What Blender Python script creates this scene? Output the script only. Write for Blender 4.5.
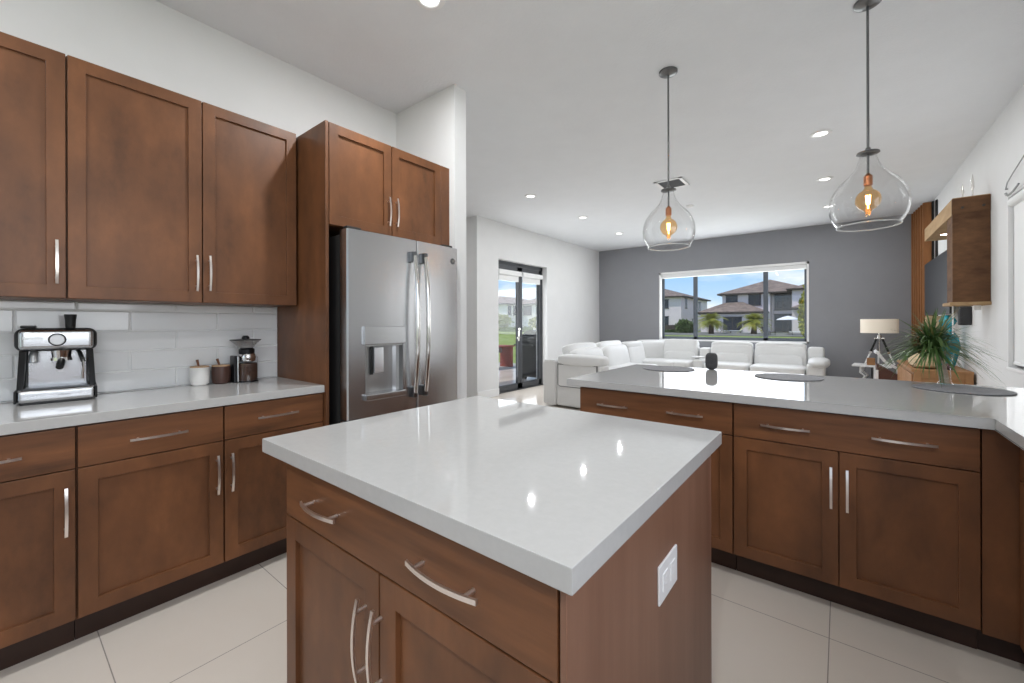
import bpy, bmesh, math, random
from mathutils import Vector, Matrix
for o in list(bpy.data.objects): bpy.data.objects.remove(o)
C = bpy.context.scene.collection
S = bpy.context.scene
PI = math.pi
rnd = random.Random(7)

# ---------------------------------------------------------------- camera
FPX, YAW, ROLL, HCAM, SHY = 413.54, math.radians(38.463), math.radians(-0.149), 1.263, -17.795
F = Vector((-math.sin(YAW), math.cos(YAW), 0)); R = Vector((math.cos(YAW), math.sin(YAW), 0)); U = Vector((0, 0, 1))
R2 = R * math.cos(ROLL) + U * math.sin(ROLL); U2 = -R * math.sin(ROLL) + U * math.cos(ROLL)
cam = bpy.data.cameras.new('camera'); co = bpy.data.objects.new('camera', cam); C.objects.link(co)
co.matrix_world = Matrix(((R2.x, U2.x, -F.x, 0), (R2.y, U2.y, -F.y, 0), (R2.z, U2.z, -F.z, HCAM), (0, 0, 0, 1)))
cam.sensor_width = 36; cam.lens = FPX * 36 / 1024; cam.shift_y = SHY / 1024; cam.clip_start = .02; cam.clip_end = 500
S.camera = co
S.view_settings.view_transform = 'Standard'; S.view_settings.look = 'None'
S.view_settings.gamma = 1; S.view_settings.use_curve_mapping = False
S.view_settings.exposure = 0.14

# ---------------------------------------------------------------- world: blue sky with soft clouds
w = bpy.data.worlds.new('sky'); S.world = w; w.use_nodes = True
nt = w.node_tree; N = nt.nodes; L = nt.links
for n in list(N): N.remove(n)
wo = N.new('ShaderNodeOutputWorld'); bg = N.new('ShaderNodeBackground'); L.new(bg.outputs[0], wo.inputs[0])
tc = N.new('ShaderNodeTexCoord'); sx = N.new('ShaderNodeSeparateXYZ'); L.new(tc.outputs['Generated'], sx.inputs[0])
rp = N.new('ShaderNodeValToRGB'); L.new(sx.outputs['Z'], rp.inputs[0])
e = rp.color_ramp.elements
e[0].position = 0.0; e[0].color = (.62, .78, .92, 1); e[1].position = .5; e[1].color = (.10, .26, .62, 1)
k = rp.color_ramp.elements.new(.12); k.color = (.30, .56, .90, 1)
mp = N.new('ShaderNodeMapping'); mp.inputs['Scale'].default_value = (2.2, 2.2, 9.0); L.new(tc.outputs['Generated'], mp.inputs[0])
nz = N.new('ShaderNodeTexNoise'); nz.inputs['Scale'].default_value = 1.6; nz.inputs['Detail'].default_value = 6; nz.inputs['Roughness'].default_value = .55
L.new(mp.outputs[0], nz.inputs['Vector'])
cr = N.new('ShaderNodeValToRGB'); cr.color_ramp.elements[0].position = .47; cr.color_ramp.elements[1].position = .66
L.new(nz.outputs[0], cr.inputs[0])
mx = N.new('ShaderNodeMixRGB'); L.new(cr.outputs[0], mx.inputs[0]); L.new(rp.outputs[0], mx.inputs[1]); mx.inputs[2].default_value = (.93, .95, .97, 1)
L.new(mx.outputs[0], bg.inputs[0]); bg.inputs[1].default_value = 1.15

def lamp(name, typ, loc, power, rot=(0, 0, 0), **kw):
    l = bpy.data.lights.new(name, typ); l.energy = power
    for a, b in kw.items(): setattr(l, a, b)
    o = bpy.data.objects.new(name, l); C.objects.link(o); o.location = loc; o.rotation_euler = rot
    return o
# sun: high, from the patio side
sun = lamp('sun', 'SUN', (0, 0, 30), 2.6, angle=.02, color=(1, .95, .88))
sun.rotation_euler = Vector((-.55, -.45, 1.15)).to_track_quat('Z', 'Y').to_euler()
# daylight entering the windows, each lamp lying in its opening; the rear opening is invented
lamp('daylight_sink_window', 'AREA', (1.05, .1, 1.80), 24, (0, PI / 2, 0), shape='RECTANGLE', size=1.2, size_y=2.0, color=(.96, .98, 1))
lamp('rear_fill', 'AREA', (-1.2, -3.9, 1.6), 7, (-PI / 2 + PI, 0, 0), shape='RECTANGLE', size=3.2, size_y=2.0, color=(.97, .98, 1))  # added fill lamp in an invented opening behind the camera
lamp('daylight_side_window', 'AREA', (1.06, 4.45, 1.55), 5, (0, PI / 2, 0), shape='RECTANGLE', size=1.3, size_y=1.4, color=(.96, .98, 1))
lamp('daylight_far_window', 'AREA', (-1.84, 9.5, 1.63), 41, (-PI / 2, 0, 0), shape='RECTANGLE', size=2.6, size_y=1.35, color=(.94, .97, 1))
lamp('daylight_patio_door', 'AREA', (-4.84, 6.28, 1.3), 29, (0, -PI / 2, 0), shape='RECTANGLE', size=2.1, size_y=1.2, color=(.95, .98, 1))

# ---------------------------------------------------------------- materials
def srgb(r, g, b):
    f = lambda c: (c / 255) / 12.92 if c / 255 <= .04045 else ((c / 255 + .055) / 1.055) ** 2.4
    return (f(r), f(g), f(b), 1)
MATS = {}
def mat(name, col, rough=.5, metal=0, noise=None, nscale=(4, 4, 4), ndetail=4, bump=0, spec=.5, emit=None, estr=0, trans=0, ior=1.45, coat=0, aniso=0, bscale=None):
    m = bpy.data.materials.new(name); m.use_nodes = True; t = m.node_tree; b = t.nodes['Principled BSDF']
    b.inputs['Base Color'].default_value = col; b.inputs['Roughness'].default_value = rough; b.inputs['Metallic'].default_value = metal
    b.inputs['Specular IOR Level'].default_value = spec; b.inputs['Transmission Weight'].default_value = trans; b.inputs['IOR'].default_value = ior
    b.inputs['Coat Weight'].default_value = coat
    if aniso: b.inputs['Anisotropic'].default_value = aniso
    if emit: b.inputs['Emission Color'].default_value = emit; b.inputs['Emission Strength'].default_value = estr
    tcn = t.nodes.new('ShaderNodeTexCoord'); mpn = t.nodes.new('ShaderNodeMapping'); mpn.inputs['Scale'].default_value = nscale
    t.links.new(tcn.outputs['Object'], mpn.inputs[0])
    n = t.nodes.new('ShaderNodeTexNoise'); n.inputs['Scale'].default_value = 1; n.inputs['Detail'].default_value = ndetail; n.inputs['Roughness'].default_value = .6
    t.links.new(mpn.outputs[0], n.inputs['Vector'])
    r = t.nodes.new('ShaderNodeValToRGB'); t.links.new(n.outputs[0], r.inputs[0])
    c2 = noise if noise else tuple(min(1, c * 1.03) for c in col[:3]) + (1,)
    r.color_ramp.elements[0].position = .3; r.color_ramp.elements[1].position = .7
    r.color_ramp.elements[0].color = col; r.color_ramp.elements[1].color = c2
    t.links.new(r.outputs[0], b.inputs['Base Color'])
    if bump:
        bp = t.nodes.new('ShaderNodeBump'); bp.inputs['Strength'].default_value = bump; bp.inputs['Distance'].default_value = .01
        if bscale:
            n2 = t.nodes.new('ShaderNodeTexNoise'); n2.inputs['Scale'].default_value = bscale; n2.inputs['Detail'].default_value = 3
            t.links.new(tcn.outputs['Object'], n2.inputs['Vector']); t.links.new(n2.outputs[0], bp.inputs['Height'])
        else: t.links.new(n.outputs[0], bp.inputs['Height'])
        t.links.new(bp.outputs[0], b.inputs['Normal'])
    MATS[name] = m
    return m
def woodmat(name, c1, c2, c3, grain, rough=.42, spec=.5, blotch=3.0):
    m = mat(name, c1, rough, noise=c2, nscale=grain, ndetail=6, spec=spec)
    t = m.node_tree; b = t.nodes['Principled BSDF']
    prev = b.inputs['Base Color'].links[0].from_socket
    tcn = [n for n in t.nodes if n.type == 'TEX_COORD'][0]
    n = t.nodes.new('ShaderNodeTexNoise'); n.inputs['Scale'].default_value = blotch; n.inputs['Detail'].default_value = 5; n.inputs['Roughness'].default_value = .65
    t.links.new(tcn.outputs['Object'], n.inputs['Vector'])
    r = t.nodes.new('ShaderNodeMapRange'); r.inputs[1].default_value = .3; r.inputs[2].default_value = .7; r.inputs[3].default_value = 0; r.inputs[4].default_value = .75
    t.links.new(n.outputs[0], r.inputs[0])
    x = t.nodes.new('ShaderNodeMixRGB'); t.links.new(r.outputs[0], x.inputs[0]); t.links.new(prev, x.inputs[1]); x.inputs[2].default_value = c3
    t.links.new(x.outputs[0], b.inputs['Base Color'])
    return m
W1, W2, W3 = srgb(72, 46, 29), srgb(136, 88, 55), srgb(110, 70, 43)
woodmat('wood_v', W1, W2, W3, (5.5, 5.5, 2.6), blotch=5.0)
woodmat('wood_h', W1, W2, W3, (2.0, 2.0, 22))
woodmat('veneer_sheen', srgb(118, 82, 64), srgb(146, 108, 88), srgb(134, 98, 78), (14, 14, 1.0))  # lighter copy of the cabinet wood, sheen put into the colour
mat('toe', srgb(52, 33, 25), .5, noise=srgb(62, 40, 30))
mat('cab_shadow', srgb(46, 28, 20), .6)
mat('wall', srgb(226, 226, 226), .85, spec=.2, bump=.04, bscale=160)
mat('ceiling', srgb(232, 234, 237), .9, spec=.2, bump=.25, bscale=55)
mat('grey_paint', srgb(146, 147, 151), .8, noise=srgb(149, 150, 154), spec=.25, bump=.04, bscale=160)
mat('white_trim', srgb(238, 238, 238), .4)
mat('quartz', srgb(188, 187, 185), .04, noise=srgb(192, 191, 189), nscale=(60, 60, 60), spec=.5)
mat('tile_white', srgb(236, 237, 237), .07, noise=srgb(240, 240, 240), spec=.6)
mat('grout', srgb(232, 232, 230), .8)
mat('steel', srgb(200, 201, 203), .27, 1, noise=srgb(196, 197, 199), nscale=(1, 7, 1.3), ndetail=1, bump=.10)
mat('steel_niche', srgb(176, 176, 176), .34, .85)
mat('steel_dark', srgb(120, 122, 124), .3, 1, noise=srgb(104, 106, 108))
mat('steel_bright', srgb(236, 237, 240), .22, .75)
mat('chrome', srgb(225, 222, 218), .12, 1)
mat('nickel', srgb(236, 228, 222), .28, .95)
mat('black', srgb(20, 20, 21), .35)
mat('black_matte', srgb(24, 23, 23), .7)
mat('fridge_side', srgb(48, 47, 47), .5)
mat('brushed_grey', srgb(120, 121, 122), .3, .9)
mat('bronze', srgb(72, 74, 78), .45, .2)
mat('window_frame', srgb(92, 98, 106), .45, .2)
mat('bracket_grey', srgb(160, 162, 162), .5)
mat('glass_rim', srgb(245, 248, 248), .15, trans=.55, spec=.8)
mat('glass_clear', (1, 1, 1, 1), 0.0, trans=1, ior=1.45, spec=.5)
mat('leather', srgb(222, 222, 221), .42, noise=srgb(226, 226, 225), bump=.15, bscale=24, spec=.45)
mat('seam', srgb(120, 120, 120), .6)
mat('mat_grey', srgb(128, 128, 132), .7, noise=srgb(150, 150, 154), nscale=(90, 90, 90), bump=.4)
mat('ceramic_white', srgb(232, 230, 226), .3)
mat('ceramic_brown', srgb(62, 42, 36), .35, noise=srgb(78, 54, 46), nscale=(30, 30, 2))
mat('spoon_wood', srgb(126, 84, 58), .5)
mat('lid_wood', srgb(196, 160, 122), .5)
mat('coffee', srgb(58, 40, 32), .7, noise=srgb(84, 58, 44), nscale=(70, 70, 70))
mat('copper', srgb(196, 128, 88), .3, 1)
mat('fabric_speaker', srgb(48, 48, 50), .85, noise=srgb(96, 96, 98), nscale=(160, 160, 160), bump=.5)
mat('leaf', srgb(52, 84, 44), .45, noise=srgb(104, 134, 74), nscale=(9, 9, 9))
mat('leaf_dry', srgb(150, 142, 86), .6)
mat('cane', srgb(196, 180, 160), .7, noise=srgb(150, 130, 110), nscale=(8, 8, 40))
mat('teal', srgb(28, 142, 158), .15, noise=srgb(46, 176, 190), nscale=(5, 5, 9), spec=.6)
mat('wicker', srgb(190, 164, 126), .8, noise=srgb(222, 202, 168), nscale=(30, 30, 60), bump=.4)
mat('maroon', srgb(76, 42, 44), .5)
woodmat('rustic', srgb(74, 52, 38), srgb(128, 94, 66), srgb(92, 66, 48), (5, 5, 13), .75, .2, 4)
woodmat('rustic_light', srgb(150, 120, 88), srgb(184, 156, 120), srgb(168, 140, 104), (16, 2.5, 16), .75, .2, 5)
woodmat('slat_wood', srgb(118, 76, 44), srgb(170, 116, 72), srgb(146, 96, 58), (14, 14, 2), .6, .3, 7)
woodmat('pine', srgb(142, 100, 66), srgb(176, 134, 94), srgb(160, 118, 80), (2, 12, 12), .6, .3, 5)
mat('box_grey', srgb(62, 62, 64), .8)
mat('tv_screen', srgb(34, 35, 41), .35, spec=.3)
mat('shade_cream', srgb(232, 222, 206), .8, emit=srgb(255, 236, 210), estr=.12)
mat('seat_brown', srgb(84, 54, 46), .7, noise=srgb(96, 64, 54))
mat('white_blind', srgb(235, 236, 236), .8)
mat('light_lens', (1, 1, 1, 1), .5, emit=(1, .98, .95, 1), estr=4.5)
mat('filament', srgb(255, 190, 110), .5, emit=(1, .60, .26, 1), estr=26)
mat('bulb_glass', (1, .82, .58, 1), 0.0, noise=(1, .82, .58, 1), trans=1, ior=1.2)
mat('plastic_white', srgb(240, 240, 240), .35)
mat('vent_grey', srgb(96, 98, 100), .6)
# outside
mat('stucco', srgb(236, 224, 226), .9, noise=srgb(226, 214, 218), nscale=(.6, .6, .6))
mat('stucco_light', srgb(232, 226, 218), .9, noise=srgb(222, 216, 210), nscale=(.6, .6, .6))
mat('house_glass', srgb(44, 48, 58), .2, noise=srgb(60, 64, 74), nscale=(.8, .8, .8))
mat('fascia', srgb(66, 58, 54), .7)
mat('roof_tile', srgb(104, 90, 82), .9, noise=srgb(152, 136, 124), nscale=(1.5, 1.5, 4), bump=.5)
mat('lawn', srgb(118, 138, 58), .95, noise=srgb(150, 164, 84), nscale=(1.2, 1.2, 1))
mat('paver', srgb(128, 128, 122), .9, noise=srgb(112, 112, 106), nscale=(1, 1, 1))
mat('deck', srgb(190, 186, 180), .8, noise=srgb(168, 164, 158), nscale=(1.2, 12, 1))
mat('red_wood', srgb(138, 50, 38), .6, noise=srgb(162, 66, 48), nscale=(3, 20, 20))
mat('hedge_leaf', srgb(58, 84, 42), .9, noise=srgb(108, 128, 64), nscale=(3, 3, 3))
mat('palm_leaf', srgb(118, 134, 40), .7, noise=srgb(178, 172, 62), nscale=(1.5, 1.5, 1.5))
mat('shrub_leaf', srgb(110, 120, 40), .8, noise=srgb(176, 172, 70), nscale=(1.5, 1.5, 1.5))
mat('bark', srgb(96, 78, 62), .9, noise=srgb(74, 60, 48), nscale=(3, 3, 12))
mat('fence_dark', srgb(70, 62, 56), .9, noise=srgb(86, 76, 66), nscale=(6, 6, 1))

# porcelain floor with thin joints every 0.605 m
def floor_mat():
    m = mat('porcelain', srgb(212, 202, 191), .16, noise=srgb(217, 208, 198), nscale=(1.4, 1.4, 1.4), spec=.35)
    t = m.node_tree; b = t.nodes['Principled BSDF']; prev = b.inputs['Base Color'].links[0].from_socket
    tcn = [n for n in t.nodes if n.type == 'TEX_COORD'][0]
    s = t.nodes.new('ShaderNodeSeparateXYZ'); t.links.new(tcn.outputs['Object'], s.inputs[0])
    outs = []
    for ax, off in (('X', .04), ('Y', -.268)):
        a = t.nodes.new('ShaderNodeMath'); a.operation = 'ADD'; a.inputs[1].default_value = off + 60.5; t.links.new(s.outputs[ax], a.inputs[0])
        d = t.nodes.new('ShaderNodeMath'); d.operation = 'DIVIDE'; d.inputs[1].default_value = .605; t.links.new(a.outputs[0], d.inputs[0])
        fr = t.nodes.new('ShaderNodeMath'); fr.operation = 'FRACT'; t.links.new(d.outputs[0], fr.inputs[0])
        lt = t.nodes.new('ShaderNodeMath'); lt.operation = 'LESS_THAN'; lt.inputs[1].default_value = .006; t.links.new(fr.outputs[0], lt.inputs[0])
        outs.append(lt.outputs[0])
    mxn = t.nodes.new('ShaderNodeMath'); mxn.operation = 'MAXIMUM'; t.links.new(outs[0], mxn.inputs[0]); t.links.new(outs[1], mxn.inputs[1])
    x = t.nodes.new('ShaderNodeMixRGB'); t.links.new(mxn.outputs[0], x.inputs[0]); t.links.new(prev, x.inputs[1]); x.inputs[2].default_value = srgb(142, 134, 127)
    t.links.new(x.outputs[0], b.inputs['Base Color'])
    rr = t.nodes.new('ShaderNodeMapRange'); rr.inputs[3].default_value = .16; rr.inputs[4].default_value = .7; t.links.new(mxn.outputs[0], rr.inputs[0])
    t.links.new(rr.outputs[0], b.inputs['Roughness'])
floor_mat()
def thin_glass():
    m = bpy.data.materials.new('pane_glass'); m.use_nodes = True; t = m.node_tree
    for n in list(t.nodes): t.nodes.remove(n)
    o = t.nodes.new('ShaderNodeOutputMaterial'); g = t.nodes.new('ShaderNodeBsdfGlossy'); g.inputs['Roughness'].default_value = .0
    tr = t.nodes.new('ShaderNodeBsdfTransparent'); tr.inputs[0].default_value = (.975, .975, .975, 1)
    lw = t.nodes.new('ShaderNodeLayerWeight'); lw.inputs[0].default_value = .5
    pw = t.nodes.new('ShaderNodeMath'); pw.operation = 'POWER'; pw.inputs[1].default_value = 4.0; t.links.new(lw.outputs['Facing'], pw.inputs[0])
    fr = t.nodes.new('ShaderNodeMapRange'); fr.inputs[3].default_value = .035; fr.inputs[4].default_value = .85; t.links.new(pw.outputs[0], fr.inputs[0])
    x = t.nodes.new('ShaderNodeMixShader'); t.links.new(fr.outputs[0], x.inputs[0]); t.links.new(tr.outputs[0], x.inputs[1]); t.links.new(g.outputs[0], x.inputs[2])
    t.links.new(x.outputs[0], o.inputs[0]); MATS['pane_glass'] = m
    m = m.copy(); m.name = 'shell_glass'; MATS['shell_glass'] = m
thin_glass()

# ---------------------------------------------------------------- mesh helpers
ORG = {}
def BM(): return bmesh.new()
def add_box(bm, lo, hi, bev=0, seg=2, M=None):
    b = bmesh.new(); r = bmesh.ops.create_cube(b, size=1)
    lo = Vector(lo); hi = Vector(hi); a = Vector([min(lo[i], hi[i]) for i in range(3)]); c = Vector([max(lo[i], hi[i]) for i in range(3)])
    for v in b.verts: v.co = Vector([a[i] + (v.co[i] + .5) * (c[i] - a[i]) for i in range(3)])
    if bev: bmesh.ops.bevel(b, geom=b.edges[:], offset=bev, segments=seg, profile=.5, affect='EDGES', clamp_overlap=True)
    join(bm, b, M)
def join(bm, b, M=None):
    if M is not None: bmesh.ops.transform(b, matrix=M, verts=b.verts)
    me = bpy.data.meshes.new('t'); b.to_mesh(me); b.free(); bm.from_mesh(me); bpy.data.meshes.remove(me)
def add_cyl(bm, p0, p1, r0, r1=None, n=20, caps=True):
    r1 = r0 if r1 is None else r1
    p0 = Vector(p0); p1 = Vector(p1); d = p1 - p0
    b = bmesh.new(); bmesh.ops.create_cone(b, cap_ends=caps, segments=n, radius1=r0, radius2=r1, depth=d.length)
    M = Matrix.Translation((p0 + p1) / 2) @ d.to_track_quat('Z', 'Y').to_matrix().to_4x4()
    join(bm, b, M)
def add_tube(bm, pts, r, n=8, sec=None, caps=True):
    # sweep a circle (or rectangular section sec=(w,h)) along pts
    pts = [Vector(p) for p in pts]; rings = []
    rad = r if isinstance(r, (list, tuple)) else [r] * len(pts)
    up = Vector((0, 0, 1))
    t0 = (pts[1] - pts[0]).normalized()
    if abs(t0.dot(up)) > .9: up = Vector((1, 0, 0))
    prev = None
    for i, p in enumerate(pts):
        t = (pts[min(i + 1, len(pts) - 1)] - pts[max(i - 1, 0)]).normalized()
        a = (up - t * up.dot(t)).normalized() if prev is None else (prev - t * prev.dot(t)).normalized()
        prev = a; b = t.cross(a)
        if sec: cs = [(-.5, -.5), (.5, -.5), (.5, .5), (-.5, .5)]; ring = [bm.verts.new(p + a * c[0] * sec[0] + b * c[1] * sec[1]) for c in cs]
        else: ring = [bm.verts.new(p + (a * math.cos(2 * PI * j / n) + b * math.sin(2 * PI * j / n)) * rad[i]) for j in range(n)]
        rings.append(ring)
    m = len(rings[0])
    for i in range(len(rings) - 1):
        for j in range(m): bm.faces.new((rings[i][j], rings[i][(j + 1) % m], rings[i + 1][(j + 1) % m], rings[i + 1][j]))
    if caps: bm.faces.new(rings[0][::-1]); bm.faces.new(rings[-1])
def add_lathe(bm, prof, c=(0, 0, 0), n=32, close=False):
    c = Vector(c); rings = []
    for r, z in prof:
        rings.append([bm.verts.new(c + Vector((r * math.cos(2 * PI * j / n), r * math.sin(2 * PI * j / n), z))) for j in range(n)] if r > 1e-5 else [bm.verts.new(c + Vector((0, 0, z)))])
    for i in range(len(rings) - 1):
        a, b = rings[i], rings[i + 1]
        for j in range(n):
            k = (j + 1) % n
            if len(a) == 1 and len(b) == 1: continue
            if len(a) == 1: bm.faces.new((a[0], b[j], b[k]))
            elif len(b) == 1: bm.faces.new((a[j], b[0], a[k]))
            else: bm.faces.new((a[j], b[j], b[k], a[k]))
def add_super(bm, c, h, e=.35, nu=28, nv=16, M=None):
    b = bmesh.new(); sp = lambda v, p: math.copysign(abs(v) ** p, v)
    rings = []
    for i in range(nv + 1):
        ph = -PI / 2 + PI * i / nv
        rings.append([b.verts.new((h[0] * sp(math.cos(ph), e) * sp(math.cos(2 * PI * j / nu), e), h[1] * sp(math.cos(ph), e) * sp(math.sin(2 * PI * j / nu), e), h[2] * sp(math.sin(ph), e))) for j in range(nu)])
    for i in range(nv):
        for j in range(nu): b.faces.new((rings[i][j], rings[i][(j + 1) % nu], rings[i + 1][(j + 1) % nu], rings[i + 1][j]))
    bmesh.ops.remove_doubles(b, verts=b.verts, dist=1e-5)
    T = Matrix.Translation(c)
    join(bm, b, T @ M if M is not None else T)
def add_prism(bm, pts, off):
    # polygon pts (3D) extruded by vector off
    a = [bm.verts.new(p) for p in pts]; off = Vector(off); b = [bm.verts.new(Vector(p) + off) for p in pts]
    bm.faces.new(a[::-1]); bm.faces.new(b)
    for i in range(len(a)): j = (i + 1) % len(a); bm.faces.new((a[i], a[j], b[j], b[i]))
def finish(name, bm, m, smooth):
    bmesh.ops.recalc_face_normals(bm, faces=bm.faces)
    me = bpy.data.meshes.new(name); bm.to_mesh(me); bm.free()
    for mm in (m if isinstance(m, (list, tuple)) else [m]): me.materials.append(MATS[mm])
    if smooth:
        me.polygons.foreach_set('use_smooth', [True] * len(me.polygons))
        try: me.set_sharp_from_angle(angle=math.radians(38))
        except Exception: pass
    return me
def obj(name, bm, m, parent=None, smooth=True, label=None, local=False):
    me = finish(name, bm, m, smooth); o = bpy.data.objects.new(name, me); C.objects.link(o)
    if smooth: wn = o.modifiers.new('wn', 'WEIGHTED_NORMAL'); wn.keep_sharp = True; wn.weight = 100
    if parent is not None:
        if not local: me.transform(Matrix.Translation(-ORG[parent]))
        o.parent = parent; ORG[o] = ORG[parent]
    else:
        xs = [v.co for v in me.vertices]; lo = [min(v[i] for v in xs) for i in range(3)]; hi = [max(v[i] for v in xs) for i in range(3)]
        c = Vector(((lo[0] + hi[0]) / 2, (lo[1] + hi[1]) / 2, lo[2])); me.transform(Matrix.Translation(-c)); o.location = c; ORG[o] = c
    if label: o['label'] = label
    return o
def thing(name, label, cat, loc, rotz=0, group=None):
    o = bpy.data.objects.new(name, None); C.objects.link(o); o.empty_display_size = .1
    o.location = loc; o.rotation_euler = (0, 0, rotz); o['label'] = label; o['category'] = cat
    if group: o['group'] = group
    ORG[o] = Vector(loc) if not rotz else Vector((0, 0, 0))
    return o
def tag(o, label, cat, group=None, kind=None):
    o['label'] = label; o['category'] = cat
    if group: o['group'] = group
    if kind: o['kind'] = kind
    return o
def struct(name, bm, m, label=None, smooth=False, world=False):
    me = finish(name, bm, m, smooth); o = bpy.data.objects.new(name, me); C.objects.link(o); ORG[o] = Vector((0, 0, 0))
    o['kind'] = 'structure'
    if label: o['label'] = label
    return o
def dup(root, loc, rotz=None, label=None):
    r = root.copy(); C.objects.link(r); r.location = loc
    if rotz is not None: r.rotation_euler = (0, 0, rotz)
    if label: r['label'] = label
    for ch in list(root.children):
        c = ch.copy(); C.objects.link(c); c.parent = r
        for g in list(ch.children): d = g.copy(); C.objects.link(d); d.parent = c
    return r

# ---------------------------------------------------------------- room shell
ZC = 3.056; XL = -2.965; XR = 1.08; YW = 9.43; XD = -4.71; YB = -4.0
bm = BM(); add_box(bm, (-7.2, YB - .2, -.12), (XR + .16, YW + .16, 0)); struct('floor', bm, 'porcelain', 'large pale greige polished porcelain floor tiles')
bm = BM(); add_box(bm, (-7.2, YB - .2, ZC), (XR + .16, YW + .16, ZC + .15)); struct('ceiling', bm, 'ceiling', 'flat white textured ceiling')
def wall_holes(name, axis, pos, thick, a0, a1, holes, m, label=None, z0=0, z1=ZC):
    # axis 'x': plane at x=pos, runs along y; thick may be negative
    bm = BM(); holes = sorted(holes); cur = a0
    def bx(u0, u1, w0, w1):
        if u1 - u0 < 1e-4 or w1 - w0 < 1e-4: return
        if axis == 'x': add_box(bm, (pos, u0, w0), (pos + thick, u1, w1))
        else: add_box(bm, (u0, pos, w0), (u1, pos + thick, w1))
    for (h0, h1, v0, v1) in holes:
        bx(cur, h0, z0, z1); bx(h0, h1, z0, v0); bx(h0, h1, v1, z1); cur = h1
    bx(cur, a1, z0, z1)
    return struct(name, bm, m, label)
wall_holes('wall_kitchen', 'x', XL, -.12, YB, 2.153, [], 'wall', 'white kitchen wall behind the cabinets')
wall_holes('wall_partition', 'y', 2.153, .123, -7.2, -2.255, [], 'wall', 'white partition wall end beside the refrigerator')
wall_holes('wall_left', 'x', XD, -.27, 5.0, YW, [(5.55, 7.08, 0, 2.412)], 'wall', 'white living room wall with the patio door')
wall_holes('wall_hallway', 'y', 5.0, .12, -7.2, XD - .27, [], 'wall')
wall_holes('wall_hallway_end', 'x', -7.05, -.15, 2.15, 5.1, [], 'wall')
WX0, WX1, WZ0, WZ1 = -3.219, -.457, .88, 2.405
wall_holes('wall_far', 'y', YW, .16, XD, XR + .16, [(WX0, WX1, WZ0, WZ1)], 'grey_paint', 'dark grey accent wall around the wide window')
wall_holes('wall_right', 'x', XR, .16, YB, YW, [(-.95, 1.55, 1.08, 2.42), (3.7, 5.205, .895, 2.30)], 'wall', 'white right wall')
wall_holes('wall_rear', 'y', YB, -.15, XL - .12, XR + .16, [(-2.8, .4, .6, 2.6)], 'wall')  # unseen wall; its opening is invented for the rear fill lamp
# backsplash: bevelled subway tiles, row 0.105, brick bond 0.392
bm = BM(); add_box(bm, (XL, -1.6, .914), (XL + .0135, 1.19, 1.378)); bs = struct('wall_backsplash', bm, 'grout', 'white bevelled subway tile backsplash')
bm = BM()
for r in range(5):
    z0 = .914 + r * .1053; z1 = min(z0 + .1035, 1.3775)
    y = .457 + (0 if r % 2 == 1 else .196) - .392 * 6
    while y < 1.19:
        a, b_ = max(y + .001, -1.6), min(y + .391, 1.1895)
        if b_ - a > .02: 
            add_box(bm, (XL + .006, a, z0 + .001), (XL + .0185, b_, z1), .0058, 1)
        y += .392
t_ = obj('tile_field', bm, 'tile_white', bs, smooth=False)
# baseboards
for nm, lo, hi in (('baseboard_left', (XD, 5.0, 0), (XD + .014, 5.55, .13)), ('baseboard_left_far', (XD, 7.08, 0), (XD + .014, YW, .13)), ('baseboard_far', (XD, YW - .014, 0), (XR, YW, .13)),
                   ('baseboard_right', (XR - .014, 3.46, 0), (XR, YW, .13)), ('baseboard_partition', (-2.255, 2.153, 0), (-2.241, 2.276, .13))):
    bm = BM(); add_box(bm, lo, hi, .003, 1); struct(nm, bm, 'white_trim')

# far window: white reveal, charcoal frame with two mullions, rolled white shade header
bm = BM()
wt = .045
add_box(bm, (WX0 - .0, YW - .012, WZ1 - wt), (WX1, YW + .10, WZ1)); add_box(bm, (WX0, YW - .012, WZ0), (WX1, YW + .10, WZ0 + .03))
add_box(bm, (WX0, YW - .012, WZ0), (WX0 + .035, YW + .10, WZ1)); add_box(bm, (WX1 - .035, YW - .012, WZ0), (WX1, YW + .10, WZ1))
win = struct('window_1', bm, 'white_trim', 'wide three-pane window in the dark grey wall, white reveal')
bm = BM(); yf = YW + .10
x0, x1, z0, z1 = WX0, WX1, WZ0 + .0, WZ1 - .0
for a, b_ in ((x0, x0 + .075), (-2.515, -2.435), (-1.2, -1.12), (x1 - .075, x1)): add_box(bm, (a, yf, z0), (b_, yf + .05, z1), .004, 1)
add_box(bm, (x0, yf, z0), (x1, yf + .05, z0 + .09), .004, 1); add_box(bm, (x0, yf, z1 - .06), (x1, yf + .05, z1), .004, 1)
obj('window_frame', bm, 'window_frame', win, smooth=False)
bm = BM(); add_box(bm, (x0 + .02, yf + .02, z0 + .03), (x1 - .02, yf + .026, z1 - .03)); obj('window_pane', bm, 'pane_glass', win, smooth=False)
bm = BM(); add_box(bm, (x0 + .04, YW + .02, z1 - .13), (x1 - .04, YW + .09, z1 - .045), .01); obj('roller_shade', bm, 'white_blind', win)

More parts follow.
